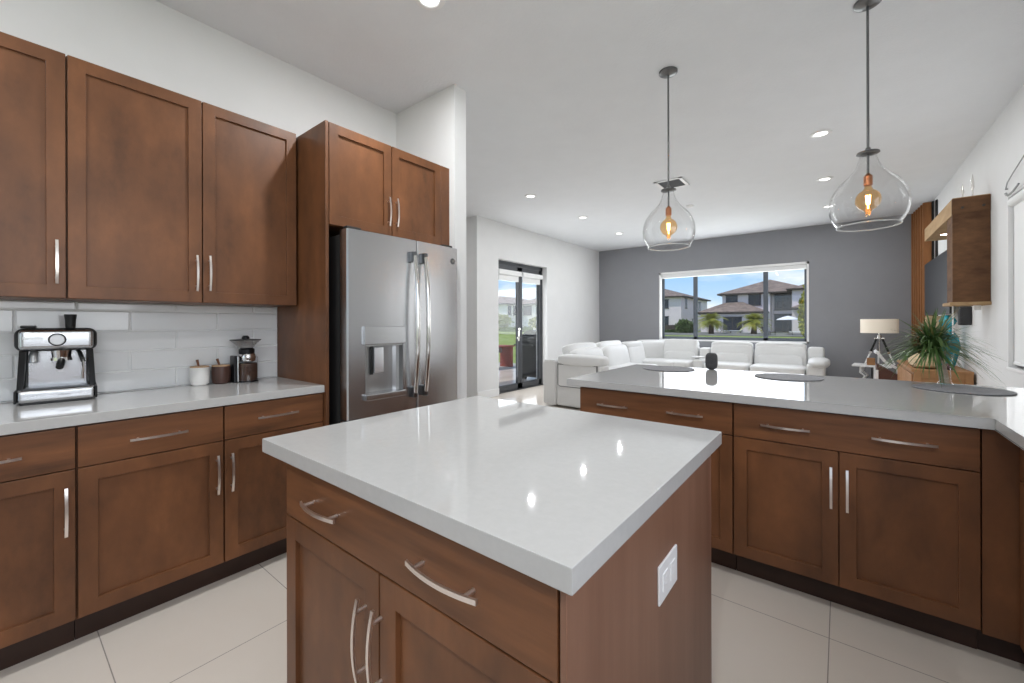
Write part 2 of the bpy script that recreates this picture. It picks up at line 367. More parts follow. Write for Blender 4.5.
# right wall window with a white roller shade drawn down
bm = BM()
for lo, hi in (((XR - .006, 3.68, .875), (XR + .1, 5.225, .897)), ((XR - .004, 5.19, .895), (XR + .1, 5.205, 2.3)), ((XR + .0, 3.7, 2.285), (XR + .1, 5.205, 2.3)), ((XR, 3.7, .895), (XR + .1, 3.715, 2.3))):
    add_box(bm, lo, hi, .003, 1)
w2 = struct('window_2', bm, 'white_trim', 'side window on the right wall covered by a white roller shade')
bm = BM(); add_box(bm, (XR + .105, 3.7, .895), (XR + .13, 5.205, 2.3)); obj('window_pane', bm, 'house_glass', w2, smooth=False)
bm = BM(); add_box(bm, (XR + .028, 3.72, .93), (XR + .034, 5.185, 2.25)); add_box(bm, (XR + .022, 3.72, .92), (XR + .040, 5.185, .945), .004); obj('roller_shade', bm, 'white_blind', w2)
bm = BM(); add_cyl(bm, (XR + .03, 3.72, 2.245), (XR + .03, 5.185, 2.245), .038); obj('shade_roll', bm, 'white_blind', w2)
bm = BM(); add_tube(bm, [(XR - .012, 5.20, 2.36), (XR - .02, 5.12, 2.395), (XR - .02, 4.95, 2.44), (XR - .02, 4.6, 2.52)], .0045)
add_tube(bm, [(XR - .012, 5.19, 2.325), (XR - .02, 5.15, 2.300), (XR - .02, 5.08, 2.288), (XR - .02, 4.98, 2.292), (XR - .02, 4.85, 2.315)], .007)
add_cyl(bm, (XR, 5.19, 2.30), (XR - .02, 5.19, 2.325), .006); add_cyl(bm, (XR, 5.2, 2.36), (XR - .016, 5.2, 2.36), .006)
tag(obj('curtain_bracket', bm, 'bracket_grey'), 'thin bent grey metal bracket on the wall above the shaded side window', 'bracket')

# sink window behind the camera's right and invented rear opening for the fill lamp: simple framed openings
bm = BM(); 
for a in (-.95, .28, 1.5): add_box(bm, (XR + .1, a, 1.08), (XR + .14, a + .05, 2.42))
add_box(bm, (XR + .1, -.95, 1.08), (XR + .14, 1.55, 1.13)); add_box(bm, (XR + .1, -.95, 2.37), (XR + .14, 1.55, 2.42)); struct('window_3', bm, 'window_frame')
bm = BM(); 
for a in (-2.8, -1.22, .35): add_box(bm, (a, YB - .12, .6), (a + .05, YB - .08, 2.6))
add_box(bm, (-2.8, YB - .12, .6), (.4, YB - .08, .65)); add_box(bm, (-2.8, YB - .12, 2.55), (.4, YB - .08, 2.6)); struct('added_rear_window', bm, 'window_frame')  # frame of the invented rear opening

# ---------------------------------------------------------------- patio french door
DY0, DY1, DZ = 5.55, 7.08, 2.412
bm = BM(); xf = XD - .17
add_box(bm, (xf, DY0, 0), (xf + .06, DY0 + .05, DZ)); add_box(bm, (xf, DY1 - .05, 0), (xf + .06, DY1, DZ)); add_box(bm, (xf, DY0, DZ - .07), (xf + .06, DY1, DZ)); add_box(bm, (xf, DY0, 0), (xf + .07, DY1, .02))
door = struct('door_1', bm, 'bronze', 'dark framed glass double patio door')
ym = (DY0 + DY1) / 2
for a, b_ in ((DY0 + .052, ym - .003), (ym + .003, DY1 - .052)):
    bm = BM(); x_ = xf + .012
    add_box(bm, (x_, a, .022), (x_ + .045, a + .075, DZ - .072), .003, 1); add_box(bm, (x_, b_ - .075, .022), (x_ + .045, b_, DZ - .072), .003, 1)
    add_box(bm, (x_, a, .022), (x_ + .045, b_, .13), .003, 1); add_box(bm, (x_, a, DZ - .15), (x_ + .045, b_, DZ - .072), .003, 1)
    lf = obj('door_leaf', bm, 'bronze', door, smooth=False)
    bm = BM(); add_box(bm, (x_ + .02, a + .06, .1), (x_ + .026, b_ - .06, DZ - .1)); obj('glass_pane', bm, 'pane_glass', lf, smooth=False)
    bm = BM(); add_box(bm, (x_ + .047, a + .02, DZ - .25), (x_ + .12, b_ - .02, DZ - .165), .012); add_box(bm, (x_ + .055, a + .06, DZ - .36), (x_ + .075, b_ - .07, DZ - .24), .004)
    obj('blind_cassette', bm, 'white_blind', lf)
    if a < 6:
        bm = BM(); yh = b_ - .037
        add_box(bm, (x_ + .045, yh - .02, .93), (x_ + .056, yh + .02, 1.13), .004); add_cyl(bm, (x_ + .05, yh, 1.0), (x_ + .10, yh, 1.0), .01)
        add_tube(bm, [(x_ + .10, yh, 1.0), (x_ + .105, yh - .06, 1.0), (x_ + .105, yh - .12, .995)], .009); add_cyl(bm, (x_ + .05, yh, 1.16), (x_ + .07, yh, 1.16), .022)
        obj('door_handle', bm, 'chrome', lf)

# ---------------------------------------------------------------- cabinets
# local frame: (a, d, z): a along the run, d outward from the face, z up
def fr_left(X): return lambda a, d, z: (X + d, a, z)
def fr_front(Y): return lambda a, d, z: (a, Y - d, z)
def fr_right(X): return lambda a, d, z: (X - d, a, z)
def fbox(bm, fr, a0, a1, d0, d1, z0, z1, bev=0, seg=2): add_box(bm, fr(a0, d0, z0), fr(a1, d1, z1), bev, seg)
TH = .022
def shaker(bm, fr, a0, a1, z0, z1, st=.057):
    g = .0018; a0 += g; a1 -= g; z0 += g; z1 -= g; b = .0022
    fbox(bm, fr, a0, a0 + st, -TH, 0, z0, z1, b, 2); fbox(bm, fr, a1 - st, a1, -TH, 0, z0, z1, b, 2)
    fbox(bm, fr, a0 + st - .003, a1 - st + .003, -TH, -.0003, z0, z0 + st, b, 2); fbox(bm, fr, a0 + st - .003, a1 - st + .003, -TH, -.0003, z1 - st, z1, b, 2)
    fbox(bm, fr, a0 + st - .004, a1 - st + .004, -TH + .001, -.012, z0 + st - .004, z1 - st + .004)
def slab(bm, fr, a0, a1, z0, z1):
    g = .0018; fbox(bm, fr, a0 + g, a1 - g, -TH, 0, z0 + g, z1 - g, .003, 2)
def handle(bm, fr, ca, cz, L_, vert):
    n = 14; pts = []
    for i in range(n + 1):
        s = -1 + 2 * i / n; d = .021 + .012 * (1 - s * s)
        p = (ca, d, cz + s * L_ / 2) if vert else (ca + s * L_ / 2, d, cz)
        pts.append(fr(*p))
    # flat bowed strip
    pv = [Vector(p) for p in pts]; out = (Vector(fr(0, 1, 0)) - Vector(fr(0, 0, 0))).normalized()
    al = (Vector(fr(0, 0, 1)) - Vector(fr(0, 0, 0))) if vert else (Vector(fr(1, 0, 0)) - Vector(fr(0, 0, 0)))
    sd = out.cross(al).normalized()
    rings = []
    for i, p in enumerate(pv):
        s = -1 + 2 * i / n; wd = .0046
        rings.append([bm.verts.new(p + sd * wd + out * .0028), bm.verts.new(p - sd * wd + out * .0028), bm.verts.new(p - sd * wd - out * .0028), bm.verts.new(p + sd * wd - out * .0028)])
    for i in range(n):
        for j in range(4): bm.faces.new((rings[i][j], rings[i][(j + 1) % 4], rings[i + 1][(j + 1) % 4], rings[i + 1][j]))
    bm.faces.new(rings[0]); bm.faces.new(rings[-1])
    for s in (-.72, .72):
        d = .021 + .012 * (1 - s * s)
        a, z = (ca, cz + s * L_ / 2) if vert else (ca + s * L_ / 2, cz)
        add_cyl(bm, fr(a, 0, z), fr(a, d, z), .0048, n=10)
def front(kind, root, fr, a0, a1, z0, z1, handles, horiz):
    bm = BM()
    if kind == 'door': shaker(bm, fr, a0, a1, z0, z1)
    else: slab(bm, fr, a0, a1, z0, z1)
    p = obj(kind, bm, 'wood_v' if kind == 'door' else 'wood_h', root)
    for ca, cz, L_, v in handles:
        hb = BM(); handle(hb, fr, ca, cz, L_, v); obj('handle', hb, 'nickel', p, label='polished nickel bow handle')
    return p
def base_cab(name, label, fr, a0, a1, depth, drawers, doors, loc, ztop=.872, extra=None, toe=True, cat='cabinet'):
    root = thing(name, label, cat, loc)
    bm = BM(); fbox(bm, fr, a0 + .0005, a1 - .0005, -depth, -TH - .0008, .105, ztop); obj('body', bm, 'wood_v', root, smooth=False)
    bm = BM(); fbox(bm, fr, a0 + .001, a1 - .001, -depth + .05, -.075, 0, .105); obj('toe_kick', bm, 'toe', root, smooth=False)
    for d in drawers: front('drawer', root, fr, *d)
    for d in doors: front('door', root, fr, *d)
    return root
ZD = .703; ZT = .868; ZB = .114
fl = fr_left(-2.330); DP = .63
def drw(a0, a1, hs): return (a0, a1, ZD, ZT, hs, True)
def dr(a0, a1, h): return (a0, a1, ZB, ZD, h, False)
base_cab('base_cabinet', 'brown wooden base cabinet under the espresso machine, at the left edge', fl, -.286, .205, DP, [drw(-.284, .204, [(-.04, .782, .215, False)])], [dr(-.284, .204, [(.176, .547, .185, True)])], (-2.62, -.04, 0))
base_cab('base_cabinet', 'brown wooden two-door base cabinet below the coffee jars and grinder', fl, .2055, 1.190, DP,
         [drw(.207, .6965, [(.455, .782, .195, False)]), drw(.6985, 1.188, [(.94, .788, .2, False)])],
         [dr(.207, .6965, [(.668, .548, .185, True)]), dr(.6985, 1.188, [(.727, .546, .185, True)])], (-2.62, .697, 0))
base_cab('base_cabinet', 'brown wooden base cabinet of the tiled wall run, beyond the left photo edge', fl, -1.6, -.2865, DP, [drw(-1.598, -.944, [(-1.27, .782, .2, False)]), drw(-.942, -.288, [(-.61, .782, .2, False)])],
         [dr(-1.598, -.944, [(-.97, .548, .185, True)]), dr(-.942, -.288, [(-.915, .548, .185, True)])], (-2.62, -.94, 0))
bm = BM(); add_box(bm, (XL + .0005, -1.6, .8725), (-2.318, 1.189, .914), .003, 2)
tag(obj('countertop', bm, 'quartz'), 'pale quartz countertop along the tiled wall, under the coffee things', 'countertop')

# uppers
fu = fr_left(-2.636); UZ0, UZ1 = 1.3775, 2.4435
def upper(label, a0, a1, doors, loc):
    root = thing('wall_cabinet', label, 'cabinet', loc)
    bm = BM(); fbox(bm, fu, a0 + .0005, a1 - .0005, -.3275, -TH - .0008, UZ0, UZ1); obj('body', bm, 'wood_v', root, smooth=False)
    for d in doors: front('door', root, fu, *d, False)
    return root
UH = .187
upper('brown shaker wall cabinet above the espresso machine, cut by the left edge', -.286, .2045, [(-.284, .2035, UZ0, UZ1, [(.174, 1.533, UH, True)])], (-2.8, -.04, UZ0))
upper('brown shaker two-door wall cabinet above the coffee jars', .2050, 1.178, [(.206, .6935, UZ0, UZ1, [(.666, 1.530, UH, True)]), (.6945, 1.177, UZ0, UZ1, [(.722, 1.534, UH, True)])], (-2.8, .69, UZ0))
upper('brown shaker wall cabinet beyond the left frame edge', -1.26, -.2865, [(-1.259, -.774, UZ0, UZ1, [(-.80, 1.53, UH, True)]), (-.772, -.2875, UZ0, UZ1, [(-.745, 1.53, UH, True)])], (-2.8, -.77, UZ0))

# refrigerator surround
fz = fr_left(-2.307); FZ0, FZ1 = 1.840, 2.434
bm = BM(); add_box(bm, (XL + .0005, 1.1905, 0), (-2.307, 1.210, FZ1), .0015, 1)
tag(obj('tall_end_panel', bm, 'wood_v'), 'tall brown wooden end panel on the left side of the refrigerator', 'panel')
root = thing('wall_cabinet', 'short deep brown two-door cabinet above the refrigerator', 'cabinet', (-2.63, 1.67, FZ0))
bm = BM(); fbox(bm, fz, 1.2105, 2.1525, -.656, -TH - .0008, FZ0, FZ1); obj('body', bm, 'wood_v', root, smooth=False)
front('door', root, fz, 1.212, 1.638, FZ0, FZ1, [(1.609, 1.993, .187, True)], False); front('door', root, fz, 1.640, 2.066, FZ0, FZ1, [(1.670, 1.998, .187, True)], False)
bm = BM(); fbox(bm, fz, 2.068, 2.1515, -TH, -.002, FZ0, FZ1, .002, 1); obj('filler_strip', bm, 'wood_v', root)

# refrigerator
root = thing('refrigerator', 'stainless steel french door refrigerator with ice and water dispenser', 'refrigerator', (-2.55, 1.68, 0))
RY0, RY1, RXF = 1.252, 2.116, -2.185
bm = BM(); add_box(bm, (-2.94, RY0 + .008, .03), (-2.268, RY1 - .008, 1.785), .004, 1); obj('body', bm, 'fridge_side', root)
def fridge_front(bm, y0, y1, z0, z1, hole=None):
    # slightly bowed door front; optional rectangular niche
    ys = [y0, y0 + .008] + [y0 + .008 + (y1 - y0 - .016) * i / 10 for i in range(1, 10)] + [y1 - .008, y1]
    xf = lambda y: RXF + .012 * (1 - ((y - (RY0 + RY1) / 2) / ((RY1 - RY0) / 2)) ** 2) - (.008 if y in (RY0, RY1, yg - .002, yg + .002) else 0)
    for i in range(len(ys) - 1):
        a, b = ys[i], ys[i + 1]
        for (u0, u1) in ((z0, z1),):
            v = [(xf(a), a, u0), (xf(b), b, u0), (-2.262, b, u0), (-2.262, a, u0)]
            add_prism(bm, v, (0, 0, u1 - u0))
    bmesh.ops.remove_doubles(bm, verts=bm.verts, dist=1e-5)
yg = 1.7385
NY0, NY1, NZ0, NZ1 = 1.362, 1.625, .838, 1.142
bm = BM(); fridge_front(bm, RY0, NY0, .715, 1.808); fridge_front(bm, NY1, yg - .002, .715, 1.808); fridge_front(bm, NY0, NY1, .715, NZ0); fridge_front(bm, NY0, NY1, NZ1, 1.808)
dl = obj('door', bm, 'steel', root, label='left stainless door with the dispenser', smooth=False)
bm = BM(); fridge_front(bm, yg + .002, RY1, .715, 1.808); d2 = obj('door', bm, 'steel', root, label='right stainless door with the round badge', smooth=False)
bm = BM(); fridge_front(bm, RY0, RY1, .10, .705); dz = obj('freezer_drawer', bm, 'steel', root, smooth=False)
for ya in (RY0 + .02, RY1 - .11): bm = BM(); add_box(bm, (-2.262, ya, 1.808), (-2.22, ya + .09, 1.832), .004); obj('hinge_cover', bm, 'fridge_side', root)
# dispenser
bm = BM(); add_box(bm, (RXF - .002, NY0 - .015, 1.142), (RXF + .024, NY1 + .012, 1.248), .004); obj('dispenser_panel', bm, 'steel', dl, label='brushed steel control panel of the dispenser')
bm = BM()
n = 12
for i in range(n):   # curved niche back
    a0 = PI * i / n; a1 = PI * (i + 1) / n; cy = (NY0 + NY1) / 2; ry = (NY1 - NY0) / 2
    p0 = (RXF + .004 - .066 * math.sin(a0) ** .6, cy - ry * math.cos(a0)); p1 = (RXF + .004 - .066 * math.sin(a1) ** .6, cy - ry * math.cos(a1))
    v = [bm.verts.new((p0[0], p0[1], NZ0)), bm.verts.new((p1[0], p1[1], NZ0)), bm.verts.new((p1[0], p1[1], NZ1)), bm.verts.new((p0[0], p0[1], NZ1))]; bm.faces.new(v)
add_box(bm, (-2.255, NY0, NZ1 - .012), (RXF + .006, NY1, NZ1))
obj('dispenser_niche', bm, 'steel_niche', dl)
bm = BM(); add_box(bm, (RXF - .068, NY0 - .012, NZ0 - .025), (RXF + .034, NY1 + .01, NZ0 + .012), .006); obj('drip_tray', bm, 'steel', dl)
bm = BM(); add_box(bm, (RXF - .052, NY0 + .085, .965), (RXF - .030, NY0 + .150, 1.122), .004); obj('water_paddle', bm, 'steel_bright', dl)
bm = BM(); add_box(bm, (RXF - .058, NY0 + .070, .955), (RXF - .045, NY0 + .086, 1.130), .002); obj('paddle_shadow_gap', bm, 'black', dl)
for yy, par in ((yg - .043, dl), (yg + .043, d2)):
    bm = BM(); pts = []
    for i in range(17):
        s = -1 + i / 8; pts.append((RXF + .040 + .032 * (1 - s * s), yy, 1.26 + s * .44))
    b2 = BM(); add_tube(b2, pts, .0145, n=14)
    join(bm, b2)
    obj('handle', bm, 'chrome', par)
    bm = BM()
    for zz in (.825, 1.695): bm = BM(); add_box(bm, (RXF, yy - .018, zz - .035), (RXF + .048, yy + .018, zz + .035), .008); obj('handle_mount', bm, 'steel_dark', par)
bm = BM(); add_cyl(bm, (RXF - .004, 2.062, 1.712), (RXF + .006, 2.062, 1.712), .02, n=28); bdg = obj('badge', bm, 'steel_dark', d2)
def text_mesh(body, size, extr, M, m, parent, name, local=False):
    cu = bpy.data.curves.new('t', 'FONT'); cu.body = body; cu.size = size; cu.extrude = extr; cu.align_x = 'CENTER'; cu.align_y = 'CENTER'
    to = bpy.data.objects.new('t', cu); C.objects.link(to); dg = bpy.context.evaluated_depsgraph_get()
    me = bpy.data.meshes.new_from_object(to.evaluated_get(dg)); bpy.data.objects.remove(to); bpy.data.curves.remove(cu)
    me.transform(M); me.materials.clear(); me.materials.append(MATS[m]); me.name = name
    o = bpy.data.objects.new(name, me); C.objects.link(o)
    if not local: me.transform(Matrix.Translation(-ORG[parent]))
    o.parent = parent; ORG[o] = ORG[parent]
    return o
MX = Matrix(((0, 0, 1, 0), (1, 0, 0, 0), (0, 1, 0, 0), (0, 0, 0, 1)))   # text facing +X, reading along +Y
text_mesh('GE', .02, .0008, Matrix.Translation((RXF + .0065, 2.062, 1.712)) @ MX, 'chrome', d2, 'badge_lettering')

# ---------------------------------------------------------------- island
fi = fr_front(.532)
IX0, IX1, IY1 = -1.265, -.320, 1.410
root = thing('island_cabinet', 'brown kitchen island base with one wide drawer and two doors', 'cabinet', ((IX0 + IX1) / 2, .97, 0))
bm = BM(); add_box(bm, (IX0, .532 + TH + .001, .105), (IX1 - .013, IY1 - .013, .8725)); obj('body', bm, 'wood_v', root, smooth=False)
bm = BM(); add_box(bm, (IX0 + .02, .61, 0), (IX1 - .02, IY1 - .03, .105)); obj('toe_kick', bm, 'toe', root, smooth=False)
bm = BM(); add_box(bm, (IX1 - .0125, .532, .0), (IX1, IY1, .8725), .0015, 1); obj('end_panel', bm, 'veneer_sheen', root, label='plain veneered right end panel with outlet')
front('drawer', root, fi, IX0 + .001, IX1 - .0145, .712, .8705, [(-1.040, .788, .172, False), (-.580, .790, .192, False)], True)
front('door', root, fi, IX0 + .001, -.8005, ZB, .7115, [(-.852, .548, .192, True)], False)
front('door', root, fi, -.7995, IX1 - .0145, ZB, .7115, [(-.792, .548, .192, True)], False)
for c in root.children:
    if c.name.startswith('door') and c.children:
        pass
bm = BM(); add_box(bm, (IX1, .918, .634), (IX1 + .006, 1.045, .722), .003, 2); pl = obj('outlet_plate', bm, 'plastic_white', root, label='white horizontal outlet plate')
for yy in (.955, 1.008):
    bm = BM()   # receptacle face with its slots cut as shallow ridges
    add_box(bm, (IX1 + .0055, yy - .017, .658), (IX1 + .0078, yy + .017, .698), .0015, 2)
    for zz in (.671, .685): add_box(bm, (IX1 + .0076, yy - .004, zz - .001), (IX1 + .0084, yy + .006, zz + .001))
    add_cyl(bm, (IX1 + .0076, yy - .009, .678), (IX1 + .0084, yy - .009, .678), .0025, n=10)
    obj('outlet_receptacle', bm, 'plastic_white', pl)

bm = BM(); add_box(bm, (-1.386, .514, .873), (-.300, 1.463, .914), .0025, 2)
tag(obj('countertop', bm, 'quartz'), 'thick pale quartz slab on top of the kitchen island in the foreground', 'countertop')

# ---------------------------------------------------------------- peninsula and right run
fp = fr_front(2.290)
ppl = 'brown wooden peninsula base cabinet'
PB = .62
base_cab('base_cabinet', ppl + ' partly hidden behind the island, wide drawer on top', fp, -1.280, -.420, PB, [(-1.279, -.4205, ZD, ZT, [(-1.055, .777, .19, False), (-.647, .782, .185, False)], True)],
         [(-1.279, -.8505, ZB, ZD, [(-.88, .548, .185, True)], False), (-.8495, -.4205, ZB, ZD, [(-.82, .548, .185, True)], False)], (-.85, 2.6, 0))
base_cab('base_cabinet', ppl + ' with wide drawer and two fully visible doors', fp, -.419, .411, PB, [(-.418, .409, ZD, ZT, [(-.203, .779, .19, False), (.197, .784, .195, False)], True)],
         [(-.418, -.0075, ZB, ZD, [(-.034, .545, .18, True)], False), (-.0065, .409, ZB, ZD, [(.021, .543, .18, True)], False)], (0, 2.6, 0))
root = thing('corner_cabinet', 'brown corner cabinet filler between peninsula and right-hand run', 'cabinet', (.75, 2.5, 0))
bm = BM(); add_box(bm, (.4115, 2.292, .105), (1.075, 2.91, .872)); obj('body', bm, 'wood_v', root, smooth=False)
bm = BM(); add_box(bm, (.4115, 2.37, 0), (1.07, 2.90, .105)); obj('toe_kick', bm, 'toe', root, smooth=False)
frr = fr_right(.495)
base_cab('base_cabinet', 'brown base cabinet of the right-hand run, only its edge in view', frr, 1.50, 2.288, .575, [(1.502, 2.262, ZD, ZT, [(1.88, .78, .19, False)], True)],
         [(1.502, 1.881, ZB, ZD, [(1.85, .548, .185, True)], False), (1.883, 2.262, ZB, ZD, [(1.912, .548, .185, True)], False)], (.78, 1.9, 0))
base_cab('base_cabinet', 'brown sink base cabinet of the right-hand run beyond the right frame edge', frr, -1.2, 1.499, .575, [(-1.198, 1.497, ZD, ZT, [(.15, .78, .19, False)], True)],
         [(-1.198, -.301, ZB, ZD, [(-.33, .548, .185, True)], False), (-.299, .6, ZB, ZD, [(-.27, .548, .185, True)], False), (.602, 1.497, ZB, ZD, [(.63, .548, .185, True)], False)], (.78, .15, 0))
bm = BM(); add_box(bm, (-1.281, 2.912, 0), (1.075, 3.02, .872), .001, 1)
tag(obj('knee_wall_panel', bm, 'wall'), 'low wall panel behind the peninsula cabinets carrying the counter overhang', 'panel')
# L-shaped worktop
bm = BM(); z0, z1 = .873, .914
poly = [(-1.360, 2.264), (.4387, 2.264), (.4387, -1.2), (1.0795, -1.2), (1.0795, 3.415), (-1.368, 3.430)]
add_prism(bm, [(x, y, z0) for x, y in poly], (0, 0, z1 - z0))
bmesh.ops.bevel(bm, geom=bm.edges[:], offset=.0025, segments=2, affect='EDGES')
tag(obj('countertop', bm, 'quartz'), 'L-shaped pale quartz worktop over the peninsula and right-hand run', 'countertop')

# ---------------------------------------------------------------- espresso machine (local frame: +X front, Y width)
CM = thing('espresso_machine', 'stainless steel espresso machine on the left countertop by the white tiles', 'espresso machine', (-2.845, .192, .9142), math.radians(-5))
def lobj(name, bm, m, parent, **k): return obj(name, bm, m, parent, local=True, **k)
hw = .121
bm = BM(); add_box(bm, (-.10, -hw, .008), (.102, hw, .066), .016, 3); base = lobj('base', bm, 'steel', CM)
bm = BM(); add_box(bm, (-.095, -hw + .01, 0), (.09, hw - .01, .012), .003, 1); lobj('foot_plate', bm, 'black', base)
for s in (-1, 1):
    bm = BM(); add_box(bm, (-.102, s * (hw + .0015) - .004, .010), (.104, s * (hw + .0015) + .004, .064), .003, 2); lobj('base_end_cap', bm, 'black', base)
bm = BM(); add_box(bm, (-.06, -hw + .02, .064), (.092, hw - .02, .070), .002, 1)
for i in range(12): add_box(bm, (-.02 + i * .009, -hw + .026, .070), (-.016 + i * .009, hw - .026, .072))
lobj('drip_tray', bm, 'steel_dark', CM)
bm = BM(); add_box(bm, (-.10, -hw + .028, .064), (-.035, hw - .028, .25), .002, 1); lobj('back_panel', bm, 'steel_bright', CM)
for s in (-1, 1):
    bm = BM(); ya, yb = s * (hw - .004), s * (hw - .026)
    pts = [(-.10, ya + s * .006, .062), (.03, ya + s * .006, .062), (.05, ya - s * .004, .25), (-.10, ya - s * .004, .25)]
    add_prism(bm, pts, (0, -s * .020, 0)); lobj('side_column', bm, 'black', CM)
bm = BM(); b2 = BM(); add_box(b2, (-.098, -hw - .006, .232), (.092, hw + .006, .334), .030, 5); join(bm, b2)
lobj('head_shell', bm, 'black', CM)
bm = BM(); add_box(bm, (.06, -hw + .006, .238), (.099, hw - .006, .328), .018, 4); head = lobj('head_front', bm, 'steel', CM)
bm = BM(); add_cyl(bm, (.098, -.0, .283), (.104, 0, .283), .028, n=32); lobj('dial_ring', bm, 'black', head)
bm = BM(); add_cyl(bm, (.102, 0, .283), (.116, 0, .283), .024, .022, n=32); lobj('dial', bm, 'steel_niche', head)
text_mesh('Breville', .020, .0012, Matrix.Translation((.1, -.072, .290)) @ MX, 'ceramic_white', head, 'lettering', local=True)
text_mesh('Infuser', .014, .0012, Matrix.Translation((.1035, .02, .038)) @ MX, 'brushed_grey', base, 'lettering', local=True)
bm = BM(); add_lathe(bm, [(0, .334), (.016, .334), (.017, .345), (.018, .37), (.021, .392), (.021, .398), (0, .398)], (.03, .040, 0), 24); lobj('tamper_knob', bm, 'black', CM)
bm = BM(); add_box(bm, (-.06, -hw + .01, .334), (.05, -hw + .055, .346), .004, 2); lobj('hopper_lid', bm, 'black', CM)
bm = BM(); add_cyl(bm, (.035, .012, .20), (.035, .012, .236), .030, .033, n=24); add_cyl(bm, (.035, .012, .186), (.035, .012, .20), .034, n=24); lobj('group_head', bm, 'chrome', CM)
bm = BM(); add_tube(bm, [(.06, .012, .192), (.085, .012, .186), (.125, .010, .172), (.15, .008, .163)], [.009, .013, .014, .012], n=12)
add_tube(bm, [(.035, .012, .186), (.04, .012, .168), (.05, .012, .158)], .008, n=8)
lobj('portafilter', bm, 'black', CM, label='black handled portafilter')
bm = BM(); add_tube(bm, [(.03, .062, .236), (.05, .070, .218), (.070, .080, .180)], [.007, .008, .009], n=10); lobj('steam_lever', bm, 'black', CM)
bm = BM(); add_tube(bm, [(.070, .080, .185), (.072, .080, .14), (.070, .078, .100)], [.004, .004, .005], n=8); lobj('steam_wand', bm, 'chrome', CM)
bm = BM(); add_tube(bm, [(.02, -.07, .236), (.03, -.074, .21), (.035, -.074, .18)], [.012, .014, .014], n=10); lobj('hot_water_outlet', bm, 'steel_niche', CM)

# sugar pots
def pot(label, loc, mbody, tilt):
    t = thing('condiment_pot', label, 'pot', loc)
    bm = BM(); add_lathe(bm, [(0, 0), (.034, 0), (.041, .008), (.046, .03), (.048, .07), (.046, .103), (.0435, .103), (.043, .01), (0, .008)], loc, 32); obj('jar', bm, mbody, t)
    bm = BM(); add_lathe(bm, [(0, .103), (.0455, .103), (.0455, .110), (0, .110)], loc, 32); obj('lid', bm, 'lid_wood', t)
    bm = BM(); L0 = Vector(loc); add_tube(bm, [L0 + Vector((0, .002, .06)), L0 + Vector((0, .002 - tilt * .5, .110)), L0 + Vector((.0, .002 - tilt, .147))], [.004, .005, .007], n=10); obj('spoon', bm, 'spoon_wood', t)
pot('white ceramic condiment pot with wooden spoon, left of the brown pot', (-2.888, .745, .9142), 'ceramic_white', .014)
pot('dark brown condiment pot with wooden lid and spoon beside the grinder', (-2.870, .845, .9142), 'ceramic_brown', .022)
# manual grinder / glass jar
G = (-2.850, .965, .9142); t = thing('coffee_grinder', 'coffee grinder with clear funnel hopper beside the brown pot', 'grinder', G)
bm = BM(); add_lathe(bm, [(0, .010), (.052, .010), (.052, .105), (.050, .112), (0, .112)], (G[0], G[1] + .012, G[2]), 32); obj('ground_container', bm, 'coffee', t)
bm = BM(); add_lathe(bm, [(.0545, .004), (.0555, .01), (.0555, .145), (.048, .160), (.036, .168)], (G[0], G[1] + .012, G[2]), 32); obj('glass_jar', bm, 'shell_glass', t)
bm = BM(); add_lathe(bm, [(0, 0), (.057, 0), (.057, .01), (0, .01)], (G[0], G[1] + .012, G[2]), 32); add_box(bm, (G[0] - .05, G[1] - .066, G[2]), (G[0] + .02, G[1] - .046, G[2] + .16), .004); obj('base', bm, 'black', t)
bm = BM(); add_box(bm, (G[0] + .0, G[1] - .050, G[2] + .005), (G[0] + .03, G[1] - .042, G[2] + .158), .002, 1); obj('side_rail', bm, 'chrome', t)
bm = BM(); add_lathe(bm, [(.030, .120), (.042, .125), (.046, .150), (.040, .170), (.030, .176)], (G[0], G[1] + .012, G[2]), 32); obj('grinder_collar', bm, 'chrome', t)
bm = BM(); add_lathe(bm, [(0, .168), (.040, .168), (.042, .178), (.042, .196), (.034, .204), (0, .204)], (G[0], G[1] + .008, G[2]), 32); obj('grind_dial', bm, 'black', t)
bm = BM(); add_lathe(bm, [(.036, .204), (.050, .225), (.078, .252), (.080, .252), (.052, .222), (.038, .202)], (G[0], G[1] + .002, G[2]), 32); obj('hopper', bm, 'shell_glass', t)
bm = BM(); add_lathe(bm, [(0, .252), (.082, .252), (.082, .257), (.02, .262), (.020, .272), (.012, .280), (0, .281)], (G[0], G[1] + .002, G[2]), 32); obj('hopper_lid', bm, 'black', t)

# ---------------------------------------------------------------- peninsula items
def placemat(label, x, y):
    bm = BM(); add_lathe(bm, [(0, 0), (.182, 0), (.186, .003), (.184, .0055), (.17, .0062), (.15, .0052), (.13, .0062), (.1, .0052), (.07, .0062), (.03, .0054), (0, .006)], (x, y, .9142), 56)
    o = tag(obj('placemat', bm, 'mat_grey'), label, 'placemat', 'round grey placemats on the peninsula')
placemat('round grey placemat at the left end of the peninsula, by the small speaker', -1.03, 3.215)
placemat('round grey placemat in the middle of the peninsula', -.265, 3.175)
placemat('round grey placemat nearest the right wall, in front of the plant', .490, 3.130)
bm = BM(); add_super(bm, (-.764, 3.385, .9145 + .062), (.040, .040, .062), .55)
for v in bm.verts: v.co.z = max(v.co.z, .9145)
t = tag(obj('smart_speaker', bm, 'fabric_speaker'), 'small dark fabric-covered speaker standing on the peninsula in front of the sofa', 'speaker')

